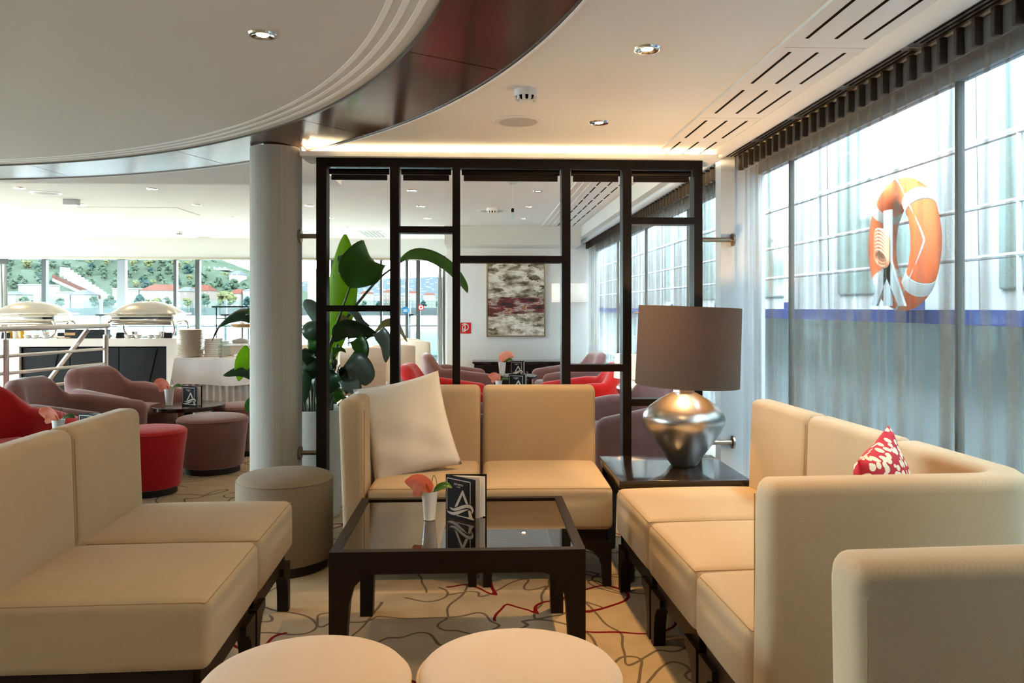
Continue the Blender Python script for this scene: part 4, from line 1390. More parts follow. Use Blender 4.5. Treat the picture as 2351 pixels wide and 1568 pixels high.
# ================================================================== TABLE LAMPS
def shade_mat():
    m, nt, p = new_mat('linen_shade')
    nt.nodes.remove(p)
    tc = nt.nodes.new('ShaderNodeTexCoord'); mp = nt.nodes.new('ShaderNodeMapping'); mp.inputs['Scale'].default_value = (20, 20, 260)
    nt.links.new(tc.outputs['Object'], mp.inputs[0])
    n = nt.nodes.new('ShaderNodeTexNoise'); n.inputs['Scale'].default_value = 2
    nt.links.new(mp.outputs[0], n.inputs['Vector'])
    mx = nt.nodes.new('ShaderNodeMix'); mx.data_type = 'RGBA'; nt.links.new(n.outputs[0], mx.inputs[0])
    mx.inputs[6].default_value = (0.105, 0.083, 0.066, 1); mx.inputs[7].default_value = (0.14, 0.112, 0.09, 1)
    d = nt.nodes.new('ShaderNodeBsdfDiffuse'); t = nt.nodes.new('ShaderNodeBsdfTranslucent')
    nt.links.new(mx.outputs[2], d.inputs[0]); t.inputs[0].default_value = (0.34, 0.16, 0.065, 1)
    m1 = nt.nodes.new('ShaderNodeMixShader'); m1.inputs[0].default_value = 0.16
    nt.links.new(d.outputs[0], m1.inputs[1]); nt.links.new(t.outputs[0], m1.inputs[2])
    nt.links.new(m1.outputs[0], nt.nodes['Material Output'].inputs[0])


shade_mat()


def table_lamp(label, x, y, z, s, power, shade):
    t = thing('table_lamp', label, 'lamp', (x, y, z))
    prof = [(0.062, 0), (0.066, 0.004), (0.072, 0.012), (0.10, 0.055), (0.145, 0.115), (0.182, 0.170), (0.199, 0.210), (0.202, 0.232), (0.196, 0.255), (0.170, 0.288), (0.125, 0.322), (0.075, 0.350), (0.052, 0.362),
            (0.050, 0.372), (0.056, 0.382), (0.060, 0.386), (0.060, 0.391), (0.045, 0.392), (0.006, 0.390)]
    MB().lathe([(r * s, q * s) for r, q in prof], 64).build('vase_base', 'brushed_pewter', t)
    MB().lathe([(0.011 * s, 0.39 * s), (0.011 * s, 0.52 * s)], 16).build('stem', 'brass_pale', t)
    R, z0, z1 = 0.2545 * s, 0.393 * s, 0.783 * s
    o = MB().lathe_open(R, R * .985, z0, z1).build('shade', shade, t, ang=60)
    o.rotation_euler = (0, radians(2.2), 0)
    MB().tube([(-R * .97, 0, z1 - .03), (R * .97, 0, z1 - .03)], 0.003, 6).build('spider', 'brass_pale', t)
    MB().lathe([(0.012 * s, 0.52 * s), (0.030 * s, 0.56 * s), (0.034 * s, 0.59 * s), (0.02 * s, 0.625 * s)], 16).build('bulb', 'shade_lit', t)
    l = bpy.data.lights.new('lamp_light', 'POINT'); l.energy = power; l.color = WARM; l.shadow_soft_size = 0.04
    lo = bpy.data.objects.new('lamp_light', l); COL.objects.link(lo); lo.parent = t; lo.location = (-.0, -.0, 0.66 * s)
    return t


def _open(self, r0, r1, z0, z1, seg=72, th=0.003):
    vs, fs = [], []
    nz = 8
    for q, d in ((0, 0), (1, -th)):
        for j in range(nz + 1):
            f = j / nz
            for k in range(seg):
                a = 2 * pi * k / seg
                r = r0 + (r1 - r0) * f + d
                vs.append((r * cos(a), r * sin(a), z0 + (z1 - z0) * f))
    n = seg * (nz + 1)
    for q in (0, n):
        for j in range(nz):
            for k in range(seg):
                k2 = (k + 1) % seg
                fs.append((q + j * seg + k, q + j * seg + k2, q + (j + 1) * seg + k2, q + (j + 1) * seg + k))
    for j in (0, nz):
        for k in range(seg):
            k2 = (k + 1) % seg
            fs.append((j * seg + k, j * seg + k2, n + j * seg + k2, n + j * seg + k))
    return self.add(vs, fs)


MB.lathe_open = _open
table_lamp('large table lamp with pewter urn base and taupe drum shade', 1.020, 3.85, 0.4705, 1.0, LAMP_W, 'linen_shade')
round_table('tiny dark lamp stand beside the far sheer curtain', 1.24, 6.42, 0.47, 0.15)
table_lamp('small table lamp with glowing orange shade between far armchairs and curtain', 1.24, 6.42, 0.4705, 0.5, 3, 'shade_lit')

# ================================================================== MENUS AND FLOWERS
MW, MH = 0.155, 0.158


def text_mesh(body, size):
    cu = bpy.data.curves.new('t', 'FONT'); cu.body = body; cu.size = size; cu.align_x = 'CENTER'; cu.align_y = 'CENTER'; cu.offset = size * .02
    ob = bpy.data.objects.new('t', cu); COL.objects.link(ob)
    dg = bpy.context.evaluated_depsgraph_get()
    me = bpy.data.meshes.new_from_object(ob.evaluated_get(dg))
    bpy.data.objects.remove(ob)
    return me


def nx(px, py):
    x = (px - 945) / 410.0
    return (x * MW, ((250 + x * 75 + 655) - py) / 655.0 * MH)


def flat(poly, y=0):
    vs = [(x, y, z) for x, z in poly]
    return vs


def printed():
    mb = MB()

    def P(pts):
        mb.prism([nx(*p) for p in pts], -0.0012, -0.0004)
    # thin frame
    def ln(a, b, w=4):
        (x0, z0), (x1, z1) = nx(*a), nx(*b)
        d = Vector((x1 - x0, z1 - z0)).normalized(); n = Vector((-d.y, d.x)) * MW / 410 * w
        mb.prism([(x0 + n.x, z0 + n.y), (x1 + n.x, z1 + n.y), (x1 - n.x, z1 - n.y), (x0 - n.x, z0 - n.y)], -0.0010, -0.0003)
    ln((965, 305), (1290, 365)); ln((965, 305), (965, 800)); ln((1290, 365), (1290, 700)); ln((1100, 880), (1250, 908))
    ln((1105, 441), (1152, 450), 3)
    P([(1180, 490), (1196, 500), (1262, 698), (1228, 692), (1184, 560), (1112, 738), (1072, 755)])                      # the A, upper part
    P([(1262, 800), (1290, 788), (1322, 905), (1340, 915), (1338, 938), (1250, 918), (1256, 898), (1276, 895)])          # foot of the A
    up = [(1000, 762), (1060, 778), (1120, 752), (1180, 722), (1240, 702), (1290, 706), (1325, 740), (1338, 790), (1318, 836)]
    lo = [(1308, 830), (1312, 790), (1290, 758), (1240, 752), (1190, 770), (1130, 800), (1075, 815), (1030, 800)]
    P(up + lo)
    P([(955, 815), (1005, 832), (1060, 835), (1120, 815), (1180, 790), (1230, 780), (1275, 775), (1230, 800), (1180, 830), (1120, 865), (1070, 882), (1020, 872), (985, 850)])
    return mb.mesh('printed_emblem', 'menu_print', False)


EMB = printed()
TXT = text_mesh('BAR MENU', MH * 0.062)
TXT.materials.append(MATS['menu_print'])


def menu(label, x, y, z, rot, open_deg=42, pages=True):
    t = thing('bar_menu', label, 'menu', (x, y, z), rot, None)
    cv = MB().box(0, MW, -0.0003, 0.0022, 0, MH).build('front_cover', 'menu_black', t, smooth=False)
    cv.rotation_euler[2] = -radians(open_deg)
    share('printed_emblem', EMB, cv)
    tx = share('title_text', TXT, cv, (nx(1128, 408)[0], -0.0009, nx(1128, 408)[1])); tx.rotation_euler[0] = pi / 2
    MB().box(0, MW, 0.0, 0.0025, 0, MH).build('back_cover', 'menu_black', t, smooth=False)
    for k, f in enumerate((.25, .45, .62)):
        pg = MB().box(0.004, MW - .004 - .006 * k, 0, 0.001, 0.003, MH - .004).build('page', 'paper', t, smooth=False)
        pg.rotation_euler[2] = -radians(open_deg * f * .75)
    return t


menu('open black bar menu standing on the glass coffee table', -0.122, 2.975, 0.4615, radians(-2))
menu('open black bar menu on the round table before the skirted buffet', -2.38, 6.42, 0.4605, radians(4), 30)
menu('open black bar menu on the round table by the red armchair', -2.24, 4.50, 0.5005, radians(5), 30)
menu('open black bar menu on the round table between red armchairs', 0.26, 6.66, 0.5255, radians(3), 30)
menu('open black bar menu on the round table between far mauve armchairs', 0.36, 8.64, 0.5005, radians(3), 30)


def leaf_mat(name, c1, c2, tcol, tr=0.35, rough=0.3):
    m, nt, p = new_mat(name)
    tc = nt.nodes.new('ShaderNodeTexCoord')
    n = nt.nodes.new('ShaderNodeTexNoise'); n.inputs['Scale'].default_value = 14
    nt.links.new(tc.outputs['Object'], n.inputs['Vector'])
    mx = nt.nodes.new('ShaderNodeMix'); mx.data_type = 'RGBA'; nt.links.new(n.outputs[0], mx.inputs[0])
    mx.inputs[6].default_value = (*c1, 1); mx.inputs[7].default_value = (*c2, 1)
    nt.links.new(mx.outputs[2], p.inputs['Base Color']); p.inputs['Roughness'].default_value = rough
    t = nt.nodes.new('ShaderNodeBsdfTranslucent'); t.inputs[0].default_value = (*tcol, 1)
    m1 = nt.nodes.new('ShaderNodeMixShader'); m1.inputs[0].default_value = tr
    nt.links.new(p.outputs[0], m1.inputs[1]); nt.links.new(t.outputs[0], m1.inputs[2])
    nt.links.new(m1.outputs[0], nt.nodes['Material Output'].inputs[0])


leaf_mat('leaf_bright', (0.14, 0.30, 0.01), (0.24, 0.42, 0.02), (0.42, 0.70, 0.02), 0.5)  # raised albedo puts part of the backlit glow into the leaf colour
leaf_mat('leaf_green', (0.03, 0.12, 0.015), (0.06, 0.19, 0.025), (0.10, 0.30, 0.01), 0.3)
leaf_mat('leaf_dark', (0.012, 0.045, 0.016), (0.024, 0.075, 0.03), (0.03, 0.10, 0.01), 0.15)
leaf_mat('leaf_dry', (0.20, 0.22, 0.07), (0.40, 0.33, 0.13), (0.35, 0.30, 0.05), 0.3)
leaf_mat('spathe_pink', (0.80, 0.36, 0.28), (0.95, 0.62, 0.45), (0.95, 0.40, 0.30), 0.4)
leaf_mat('leaf_silver', (0.10, 0.15, 0.13), (0.18, 0.24, 0.20), (0.06, 0.14, 0.03), 0.15, 0.25)


def leaf(name, mid, w, side, mat, parent, fold=0.25, n=26, pk=0.45, tip=0.6, ripple=0.07, both=None):
    """blade along a midrib: width w(f), folded along the rib, thin but solid"""
    pts = spline(mid, n)
    side = Vector(side)
    vs, fs = [], []
    Q = (-1, -.7, -.35, 0, .35, .7, 1)
    for i, p in enumerate(pts):
        f = i / (n - 1)
        t = (pts[min(i + 1, n - 1)] - pts[max(i - 1, 0)]).normalized()
        s = (side - t * side.dot(t)).normalized()
        nn = t.cross(s)
        g = (f / pk) if f < pk else (1 - f) / (1 - pk)
        ww = w * max(0.015, sin(pi / 2 * g)) ** (0.75 if f < pk else tip)
        for q in Q:
            vs.append(p + s * q * ww + nn * (fold * abs(q) ** 1.3 * ww + ripple * ww * sin(9 * f + q * 3) * abs(q)))
    m = len(Q)
    for i in range(n - 1):
        for j in range(m - 1):
            a = i * m + j
            fs.append((a, a + 1, a + m + 1, a + m))
    o = MB().add(vs, fs).build(name, mat, parent, ang=180)
    md = o.modifiers.new('thick', 'SOLIDIFY'); md.thickness = 0.0012
    return o


def flower_pot(label, x, y, z, s=1.0, rot=0, flip=False, square=True):
    t = thing('flower_vase', label, 'vase', (x, y, z), rot)
    MB().lathe([(0.018 * s, 0), (0.021 * s, 0.002 * s), (0.0235 * s, 0.03 * s), (0.0305 * s, 0.104 * s), (0.0315 * s, 0.107 * s), (0.029 * s, 0.107 * s), (0.022 * s, 0.06 * s), (0.002, 0.058 * s)], 28).build('vase', 'porcelain', t)
    fx = -1 if flip else 1
    leaf('spathe', [(0.004, 0, 0.10 * s), (-0.018 * s * fx, -0.004, 0.128 * s), (-0.052 * s * fx, -0.008, 0.150 * s), (-0.092 * s * fx, -0.012, 0.146 * s)], 0.050 * s, (0.30 * fx, -0.35, 0.9), 'spathe_pink', t, -0.5, 16, 0.38, 0.7)
    MB().tube([(0.004, -0.004, 0.095 * s), (-0.008 * fx * s, -0.012, 0.12 * s), (-0.012 * fx * s, -0.014, 0.142 * s)], [0.004, 0.0045, 0.002], 8).build('spadix', 'spadix_orange', t)
    leaf('leaf', [(0.012, 0, 0.10 * s), (0.03 * s, 0.0, 0.116 * s), (0.06 * s, -0.003, 0.128 * s), (0.085 * s, -0.004, 0.118 * s)], 0.015 * s, (0, .6, .6), 'leaf_green', t, 0.2)
    MB().tube(spline([(0.010 * s, 0, 0.09 * s), (0.008 * s, 0, 0.135 * s), (0.016 * s, 0, 0.165 * s), (0.026 * s, 0, 0.14 * s), (0.026 * s, 0, 0.115 * s)], 24), 0.0013, 6).build('grass_loop', 'stem_green', t)
    return t


flower_pot('slim white vase with a pink anthurium on the glass coffee table', -0.180, 2.925, 0.4615)
flower_pot('white pot with an orange anthurium on the round table before the skirted buffet', -2.49, 6.44, 0.4605, 1.25)
flower_pot('white pot with a cream anthurium on the round table by the red armchair', -2.36, 4.52, 0.5005, 1.1)
flower_pot('white pot with a pink anthurium on the table between red armchairs', 0.175, 6.64, 0.5255, 1.0)
flower_pot('white pot with a coral anthurium on the table between far mauve armchairs', 0.265, 8.62, 0.5005, 1.4, 0, True)

# ================================================================== PLANT
pl = thing('planter', 'tapered white concrete planter behind the partition', 'planter', (-0.985, 4.78, 0))
MB().lathe([(0.145, 0), (0.150, 0.01), (0.175, 0.22), (0.20, 0.638), (0.20, 0.645), (0.18, 0.645), (0.178, 0.60), (0.004, 0.598)], 48).build('pot', 'concrete_white', pl)
PYY = 4.78
plant = thing('bird_of_paradise_plant', 'tall leafy bird of paradise plant with big paddle leaves', 'plant', (-0.985, PYY, 0.60))
org = Vector((-0.985, PYY, 0.60))


def L(u, v, Y=PYY):
    return at(u, v, Y) - org


def stalk(pts, r0=0.011, r1=0.006, mat='stem_green'):
    p = spline(pts, 16)
    MB().tube(p, [r0 + (r1 - r0) * i / 15 for i in range(16)], 8).build('stalk', mat, plant)


B = (0, 0, 0.0)
MB().lathe([(0.172, -0.01), (0.172, 0.002), (0.004, 0.006)], 32).build('soil', 'soil', plant)
stalk([(0.02, 0.02, 0), L(745, 860), L(765, 770, 4.80)])
leaf('leaf', [L(748, 850, 4.8), L(766, 740, 4.82), L(785, 640, 4.85), L(792, 538, 4.88)], 0.105, (1, -0.15, 0.05), 'leaf_bright', plant, 0.3, pk=.42)
stalk([(0.03, -0.02, 0), L(742, 850, 4.7), L(775, 740, 4.66), L(805, 655, 4.62)])
leaf('leaf', [L(803, 660, 4.62), L(822, 622, 4.58), L(848, 596, 4.60), L(868, 610, 4.70)], 0.125, (-0.75, -0.2, 0.6), 'leaf_green', plant, 0.35, pk=.42, tip=.5)
leaf('leaf', [L(806, 655, 4.64), L(800, 620, 4.62), L(796, 600, 4.66), L(776, 588, 4.72)], 0.07, (0.9, 0, 0.5), 'leaf_dark', plant, 0.3)
stalk([(0.04, 0.02, 0), L(735, 850), L(790, 740, 4.8), L(860, 650, 4.85), L(905, 612, 4.88)])
leaf('leaf', [L(905, 612, 4.88), L(945, 588, 4.9), L(985, 592, 4.9), L(1030, 618, 4.88), L(1060, 650, 4.86), L(1073, 672, 4.84)], 0.060, (0.25, 0.75, 0.62), 'leaf_green', plant, 0.3, pk=.3, tip=.6)
stalk([(-0.06, 0.03, 0), L(690, 830, 4.95), L(640, 750, 5.0), L(585, 735, 5.02)])
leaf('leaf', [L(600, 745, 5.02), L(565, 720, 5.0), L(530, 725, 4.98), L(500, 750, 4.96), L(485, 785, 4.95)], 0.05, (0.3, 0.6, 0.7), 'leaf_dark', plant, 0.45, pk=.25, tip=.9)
leaf('leaf', [L(597, 745, 5.02), L(585, 725, 4.98), L(575, 718, 4.95), L(566, 712, 4.94)], 0.05, (0.7, 0.2, -0.7), 'leaf_green', plant, 0.3)
stalk([(-0.05, 0, 0), L(680, 860, 4.9), L(630, 830, 4.95), L(585, 820, 4.95)])
leaf('leaf', [L(610, 800, 4.95), L(580, 805, 4.94), L(558, 835, 4.92), L(548, 875, 4.9)], 0.055, (0.8, 0.2, 0.55), 'leaf_bright', plant, 0.25)
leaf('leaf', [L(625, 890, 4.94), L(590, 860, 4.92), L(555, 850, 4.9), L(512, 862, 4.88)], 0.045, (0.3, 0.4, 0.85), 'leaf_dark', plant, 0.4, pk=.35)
leaf('leaf', [L(600, 905, 4.94), L(582, 915, 4.92), L(572, 930, 4.9), L(566, 945, 4.9)], 0.03, (0.8, 0, 0.5), 'leaf_green', plant, 0.3)
stalk([(0, -0.04, 0), L(715, 850, 4.68), L(720, 760, 4.66)])
leaf('leaf', [L(735, 760, 4.7), L(722, 722, 4.68), L(708, 700, 4.66), L(700, 688, 4.65)], 0.045, (0.8, -0.2, 0.4), 'leaf_silver', plant, 0.3)
leaf('leaf', [L(722, 790, 4.66), L(718, 765, 4.62), L(728, 740, 4.62), L(745, 722, 4.66)], 0.075, (0.9, -0.2, 0.35), 'leaf_dark', plant, 0.25)
stalk([(0.05, -0.03, 0), L(760, 850, 4.66), L(775, 790, 4.62)])
leaf('leaf', [L(768, 785, 4.62), L(788, 755, 4.6), L(820, 755, 4.62), L(866, 768, 4.64)], 0.062, (0.3, -0.3, 0.9), 'leaf_dark', plant, 0.3, pk=.4)
stalk([(0.06, 0, 0), L(775, 870, 4.7), L(830, 790, 4.66), L(858, 765, 4.66)])
leaf('leaf', [L(855, 770, 4.66), L(885, 745, 4.68), L(910, 748, 4.72), L(935, 785, 4.74)], 0.032, (0.2, 0.7, 0.65), 'leaf_dry', plant, 0.25, pk=.35)
leaf('leaf', [L(850, 772, 4.66), L(872, 765, 4.6), L(888, 790, 4.58), L(886, 832, 4.57)], 0.045, (0.85, -0.2, 0.3), 'leaf_silver', plant, 0.25)
leaf('leaf', [L(798, 790, 4.68), L(820, 782, 4.62), L(833, 805, 4.6), L(830, 838, 4.58)], 0.050, (0.8, -0.1, 0.4), 'leaf_green', plant, 0.25)
leaf('leaf', [L(785, 722, 4.74), L(792, 745, 4.72), L(786, 760, 4.7), L(772, 762, 4.7)], 0.04, (0.6, 0.2, 0.6), 'leaf_dry', plant, 0.25)
leaf('leaf', [L(795, 712, 4.76), L(815, 720, 4.74), L(830, 740, 4.72), L(848, 748, 4.72)], 0.022, (0.3, 0.3, 0.8), 'leaf_silver', plant, 0.25)
stalk([(0.06, -0.05, 0), L(775, 880, 4.66), L(795, 845, 4.62)])
leaf('leaf', [L(794, 836, 4.62), L(815, 838, 4.58), L(835, 858, 4.56), L(840, 885, 4.56)], 0.085, (0.75, -0.1, 0.65), 'leaf_silver', plant, 0.2)
leaf('leaf', [L(775, 870, 4.62), L(795, 870, 4.58), L(812, 888, 4.56), L(816, 908, 4.56)], 0.06, (0.7, -0.1, 0.65), 'leaf_silver', plant, 0.25)
leaf('leaf', [L(745, 835, 4.66), L(765, 820, 4.62), L(778, 806, 4.6), L(782, 795, 4.6)], 0.05, (0.6, -0.1, 0.7), 'leaf_green', plant, 0.25)
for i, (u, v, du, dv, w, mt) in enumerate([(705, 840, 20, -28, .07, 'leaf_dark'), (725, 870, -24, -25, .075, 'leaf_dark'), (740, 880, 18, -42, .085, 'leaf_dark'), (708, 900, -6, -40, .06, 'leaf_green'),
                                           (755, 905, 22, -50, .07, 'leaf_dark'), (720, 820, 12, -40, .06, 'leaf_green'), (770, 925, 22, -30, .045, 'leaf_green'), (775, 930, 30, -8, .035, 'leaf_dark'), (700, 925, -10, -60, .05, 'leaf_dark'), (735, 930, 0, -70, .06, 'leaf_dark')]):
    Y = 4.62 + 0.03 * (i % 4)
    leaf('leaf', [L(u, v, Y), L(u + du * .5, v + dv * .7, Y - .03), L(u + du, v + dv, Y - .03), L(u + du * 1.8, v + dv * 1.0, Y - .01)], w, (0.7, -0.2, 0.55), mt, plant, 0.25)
for i in range(9):
    a = i * 0.7
    stalk([(0.10 * cos(a), 0.10 * sin(a), 0), (0.12 * cos(a), 0.12 * sin(a), 0.15), (0.18 * cos(a), 0.10 * sin(a), 0.3)], 0.008, 0.004)
# ================================================================== FAR LOUNGE
WY = 10.45
ptg = thing('painting', 'large abstract painting in beige with a dark red band', 'painting', (0.505, WY - 0.002, 0.86))
MB().box(-0.375, 0.375, -0.035, -0.012, 0.02, 1.06).build('canvas', 'abstract_canvas', ptg, smooth=False)
MB().box(-0.395, -0.378, -0.045, 0, 0, 1.08).box(0.378, 0.395, -0.045, 0, 0, 1.08).box(-0.378, 0.378, -0.045, 0, 0, 0.017).box(-0.378, 0.378, -0.045, 0, 1.063, 1.08).build('frame', 'frame_champagne', ptg, smooth=False)
sg = thing('fire_hose_sign', 'small red square fire hose sign on the pale wall', 'sign', (-0.165, WY - 0.002, 0.905))
MB().box(-0.07, 0.07, -0.006, 0, 0, 0.145).build('plate', 'sign_red', sg, smooth=False)
m = MB().tube([(-0.012 + 0.05 * cos(a), -0.007, 0.085 + 0.045 * sin(a)) for a in [pi * .75 - i * pi * 1.35 / 20 for i in range(21)]], 0.005, 6)
m.box(-0.045, -0.036, -0.009, -0.006, 0.02, 0.10).box(-0.012, -0.002, -0.009, -0.006, 0.02, 0.10).box(-0.045, -0.002, -0.009, -0.006, 0.02, 0.029)
m.box(-0.036, -0.012, -0.009, -0.006, 0.055, 0.062)
m.tube([(-0.030, -0.008, 0.10), (-0.010, -0.008, 0.118), (0.004, -0.008, 0.112)], 0.007, 6)
m.build('hose_symbol', 'paper', sg)
sc_ = thing('wall_sconce', 'half round cream wall lamp between the painting and the curtain', 'lamp', (1.215, WY - 0.002, 1.32))
vs, fs = [], []
for z in (0, 0.25):
    for k in range(25):
        a = pi + pi * k / 24
        vs.append((0.235 * cos(a), 0.15 * sin(a), z))
for k in range(24):
    fs.append((k, k + 1, 26 + k, 25 + k))
o = MB().add(vs, fs).build('shade', 'sconce_white', sc_); o.modifiers.new('thick', 'SOLIDIFY').thickness = 0.003
MB().box(-0.05, 0.05, -0.02, 0, 0.05, 0.2).build('back_plate', 'brass_pale', sc_, smooth=False)
cb = thing('low_cabinet', 'low black cabinet with a silver knob under the painting', 'cabinet', (0.55, WY - 0.20, 0))
MB().box(-0.60, 0.60, -0.18, 0.19, 0.04, 0.53).build('body', 'table_lacquer', cb, smooth=False)
MB().box(-0.62, 0.62, -0.20, 0.19, 0.53, 0.555).build('top', 'table_lacquer', cb, smooth=False)
for k in range(2):
    dr = MB().box(-0.58 + k * .585, -0.005 + k * .585, -0.195, -0.18, 0.06, 0.51).build('door', 'espresso_wood', cb, smooth=False)
    MB().lathe([(0.006, 0), (0.016, 0.012), (0.012, 0.022)], 16, M=Matrix.Translation((0.08 if k else -0.07, -0.195, 0.42)) @ Matrix.Rotation(pi / 2, 4, 'X')).build('knob', 'chrome', dr)

# dining corner by the bow windows
def dining_chair_proto():
    t = thing('dining_chair', 'x', 'chair')
    MB().slab([(-.22, .20), (-.11, .225), (0, .232), (.11, .225), (.22, .20)], 0.05, 0.44, [0.85, .862, .866, .862, .85], 0.018, -0.10, 0.02).build('backrest', 'cream_leather', t)
    MB().rbox(0.46, 0.46, 0.10, 0.03, (0, 0, 0.43)).build('seat', 'cream_leather', t)
    for sx in (-1, 1):
        for y in (-.19, .20):
            MB().lathe([(0.014, 0), (0.024, 0.39)], 8, (sx * .19, y, 0)).build('leg', 'espresso_wood', t)
    return t


dc = dining_chair_proto()
DG = 'cream dining chairs by the bow windows'
for i, (x, y, r, lab) in enumerate([(-1.13, 8.0, 180, 'cream leather dining chair seen from behind beyond the plant'), (-0.87, 8.55, 176, 'cream leather dining chair with its back to the far red armchair'),
                                    (-0.64, 9.52, 150, 'cream leather dining chair turned sideways by the grey drape'), (-0.86, 10.2, 160, 'cream leather dining chair closest to the grey drape'),
                                    (-1.75, 8.62, 190, 'cream leather dining chair behind the column plant')]):
    if i == 0:
        dc.location = (x, y, 0); dc.rotation_euler[2] = radians(r); tag(dc, lab, 'chair', DG)
    else:
        copy_tree(dc, (x, y, 0), radians(r), lab, DG)


def dining_table(label, x, y, w, d):
    t = thing('dining_table', label, 'table', (x, y, 0))
    MB().rbox(w, d, 0.03, 0.006, (0, 0, 0.735)).build('top', 'table_white', t)
    MB().lathe([(0.04, 0.02), (0.035, 0.72)], 16).build('pedestal', 'steel', t)
    MB().lathe([(0.24, 0), (0.22, 0.015), (0.05, 0.03)], 28).build('foot', 'steel', t)


dining_table('white dining table between the cream chairs', -1.58, 9.75, 0.75, 0.85)
dining_table('white dining table close to the bow windows', -2.6, 10.2, 0.8, 0.8)
for i, (x, y, r, lab) in enumerate([(-1.5, 13.3, 160, 'teal padded deck chair outside the bow windows'), (-0.95, 13.6, 200, 'teal padded deck chair next to the grey drape outside')]):
    t = thing('deck_chair', lab, 'chair', (x, y, -0.02), radians(r))
    MB().rbox(0.5, 0.5, 0.10, 0.04, (0, 0, 0.40)).build('seat', 'teal_cushion', t)
    MB().rbox(0.5, 0.10, 0.45, 0.04, (0, 0.24, 0.66)).build('backrest', 'teal_cushion', t)
    for sx in (-1, 1):
        for yy in (-.2, .2):
            MB().tube([(sx * .22, yy, 0), (sx * .22, yy, .36)], 0.014, 8).build('leg', 'slot_black', t)
d1 = thing('window_sticker', 'round blue sticker on the bow window', 'sticker', (-1.10, 11.955, 1.21))
Mx = Matrix.Rotation(pi / 2, 4, 'X')
MB().lathe([(0.055, 0), (0.055, 0.002)], 32, M=Mx).build('disc', 'sign_blue', d1)
MB().box(-.03, .03, -.004, -.002, .008, .014).box(-.026, .026, -.004, -.002, -.006, 0).box(-.032, .032, -.004, -.002, -.022, -.014).build('lettering', 'paper', d1, smooth=False)
d2 = thing('window_sticker', 'round red and white warning sticker on the bow window', 'sticker', (-0.865, 11.955, 1.25))
MB().lathe([(0.046, 0), (0.046, 0.002)], 32, M=Mx).build('disc', 'sign_red', d2)
MB().lathe([(0.033, 0.002), (0.033, 0.003)], 28, M=Mx).build('centre', 'paper', d2)
MB().lathe([(0.016, 0.003), (0.016, 0.004)], 20, M=Mx).build('symbol', 'sign_red', d2)

# ================================================================== BUFFET
BY, BZ = 7.62, 0.955
bf = thing('buffet_counter', 'pale stone buffet counter with a black front', 'counter', (0, BY, 0))
bx0, bx1 = at(-60, 780, BY).x, at(404, 780, BY).x
MB().box(bx0, bx1, 0, 0.75, BZ - .075, BZ).build('top', 'counter_stone', bf, smooth=False)
MB().box(bx1 - .09, bx1, 0, 0.75, 0, BZ - .075).build('end_panel', 'counter_stone', bf, smooth=False)
MB().box(bx0, at(44, 780, BY).x, 0, 0.75, 0, BZ - .075).build('left_panel', 'counter_stone', bf, smooth=False)
xa, xb = at(44, 780, BY).x, bx1 - .09
for k in range(3):
    a = xa + (xb - xa) * k / 3; b = xa + (xb - xa) * (k + 1) / 3
    MB().box(a + .004, b - .004, 0.03, 0.05, 0, BZ - .09).build('front_panel', 'counter_black', bf, smooth=False)
    MB().prism([(a + .12, 0), (a + .16, 0), (b - .10, BZ - .10), (b - .14, BZ - .10)], 0.022, 0.03).build('diagonal_strip', 'counter_black', bf, smooth=False)
MB().box(xa, xb, 0.06, 0.7, 0.0, BZ - .09).build('body', 'counter_black', bf, smooth=False)


def chafer_proto():
    t = thing('chafing_dish', 'x', 'chafing dish')
    w, d = 0.335, 0.20
    vs, fs = [], []
    n, m = 36, 10
    for j in range(m + 1):
        a = pi / 2 * j / m
        rr = 1 - .97 * j / m; z = 0.118 * (1 - rr ** 2.2)
        for k in range(n):
            b = 2 * pi * k / n
            cx, sy = cos(b), sin(b)
            e = 0.6
            vs.append((w * rr * math.copysign(abs(cx) ** e, cx), d * rr * math.copysign(abs(sy) ** e, sy), 0.235 + z))
    for j in range(m):
        for k in range(n):
            k2 = (k + 1) % n
            fs.append((j * n + k, j * n + k2, (j + 1) * n + k2, (j + 1) * n + k))
    lid = MB().add(vs, fs).build('lid', 'chafer_lid', t, ang=60)
    MB().lathe([(0.006, 0.34), (0.011, 0.352), (0.004, 0.360)], 12).build('knob', 'slot_black', lid)
    MB().rbox(w * 2 + .02, d * 2 + .02, 0.014, 0.006, (0, 0, 0.230)).build('rim', 'chrome', t)
    MB().rbox(w * 1.82, d * 1.85, 0.075, 0.025, (0, 0, 0.188)).build('body', 'chrome', t)
    MB().rbox(w * 1.70, d * 1.75, 0.03, 0.012, (0, 0, 0.135)).build('water_pan', 'chafer_lid', t)
    for sx in (-1, 1):
        for sy in (-1, 1):
            MB().tube(spline([(sx * w * .80, sy * d * .8, 0.17), (sx * w * .93, sy * d * .9, 0.14), (sx * w * .95, sy * d * .9, 0.06), (sx * w * .84, sy * d * .85, 0.006)], 12), 0.012, 8).build('leg', 'chrome', t)
    for sx in (-1, 1):
        MB().lathe([(0.035, 0.004), (0.038, 0.05), (0.03, 0.055)], 16, (sx * .13, 0, 0)).build('burner', 'chrome', t)
    MB().box(-w * .8, w * .8, -d * .7, d * .7, 0.0, 0.005).build('tray', 'chrome', t, smooth=False)
    return t


ch = chafer_proto()
p1_ = at(341, 774, BY + .30); p2_ = at(74, 774, BY + .30)
ch.location = (p1_.x, BY + .30, BZ + .004); tag(ch, 'chrome chafing dish with a domed lid beside the plate stack', 'chafing dish', 'chafing dishes')
copy_tree(ch, (p2_.x, BY + .30, BZ + .004), 0, 'chrome chafing dish with a domed lid behind the steel railing', 'chafing dishes')
# small things along the counter edge
def bxat(u, dy): return at(u, 776, BY + dy).x


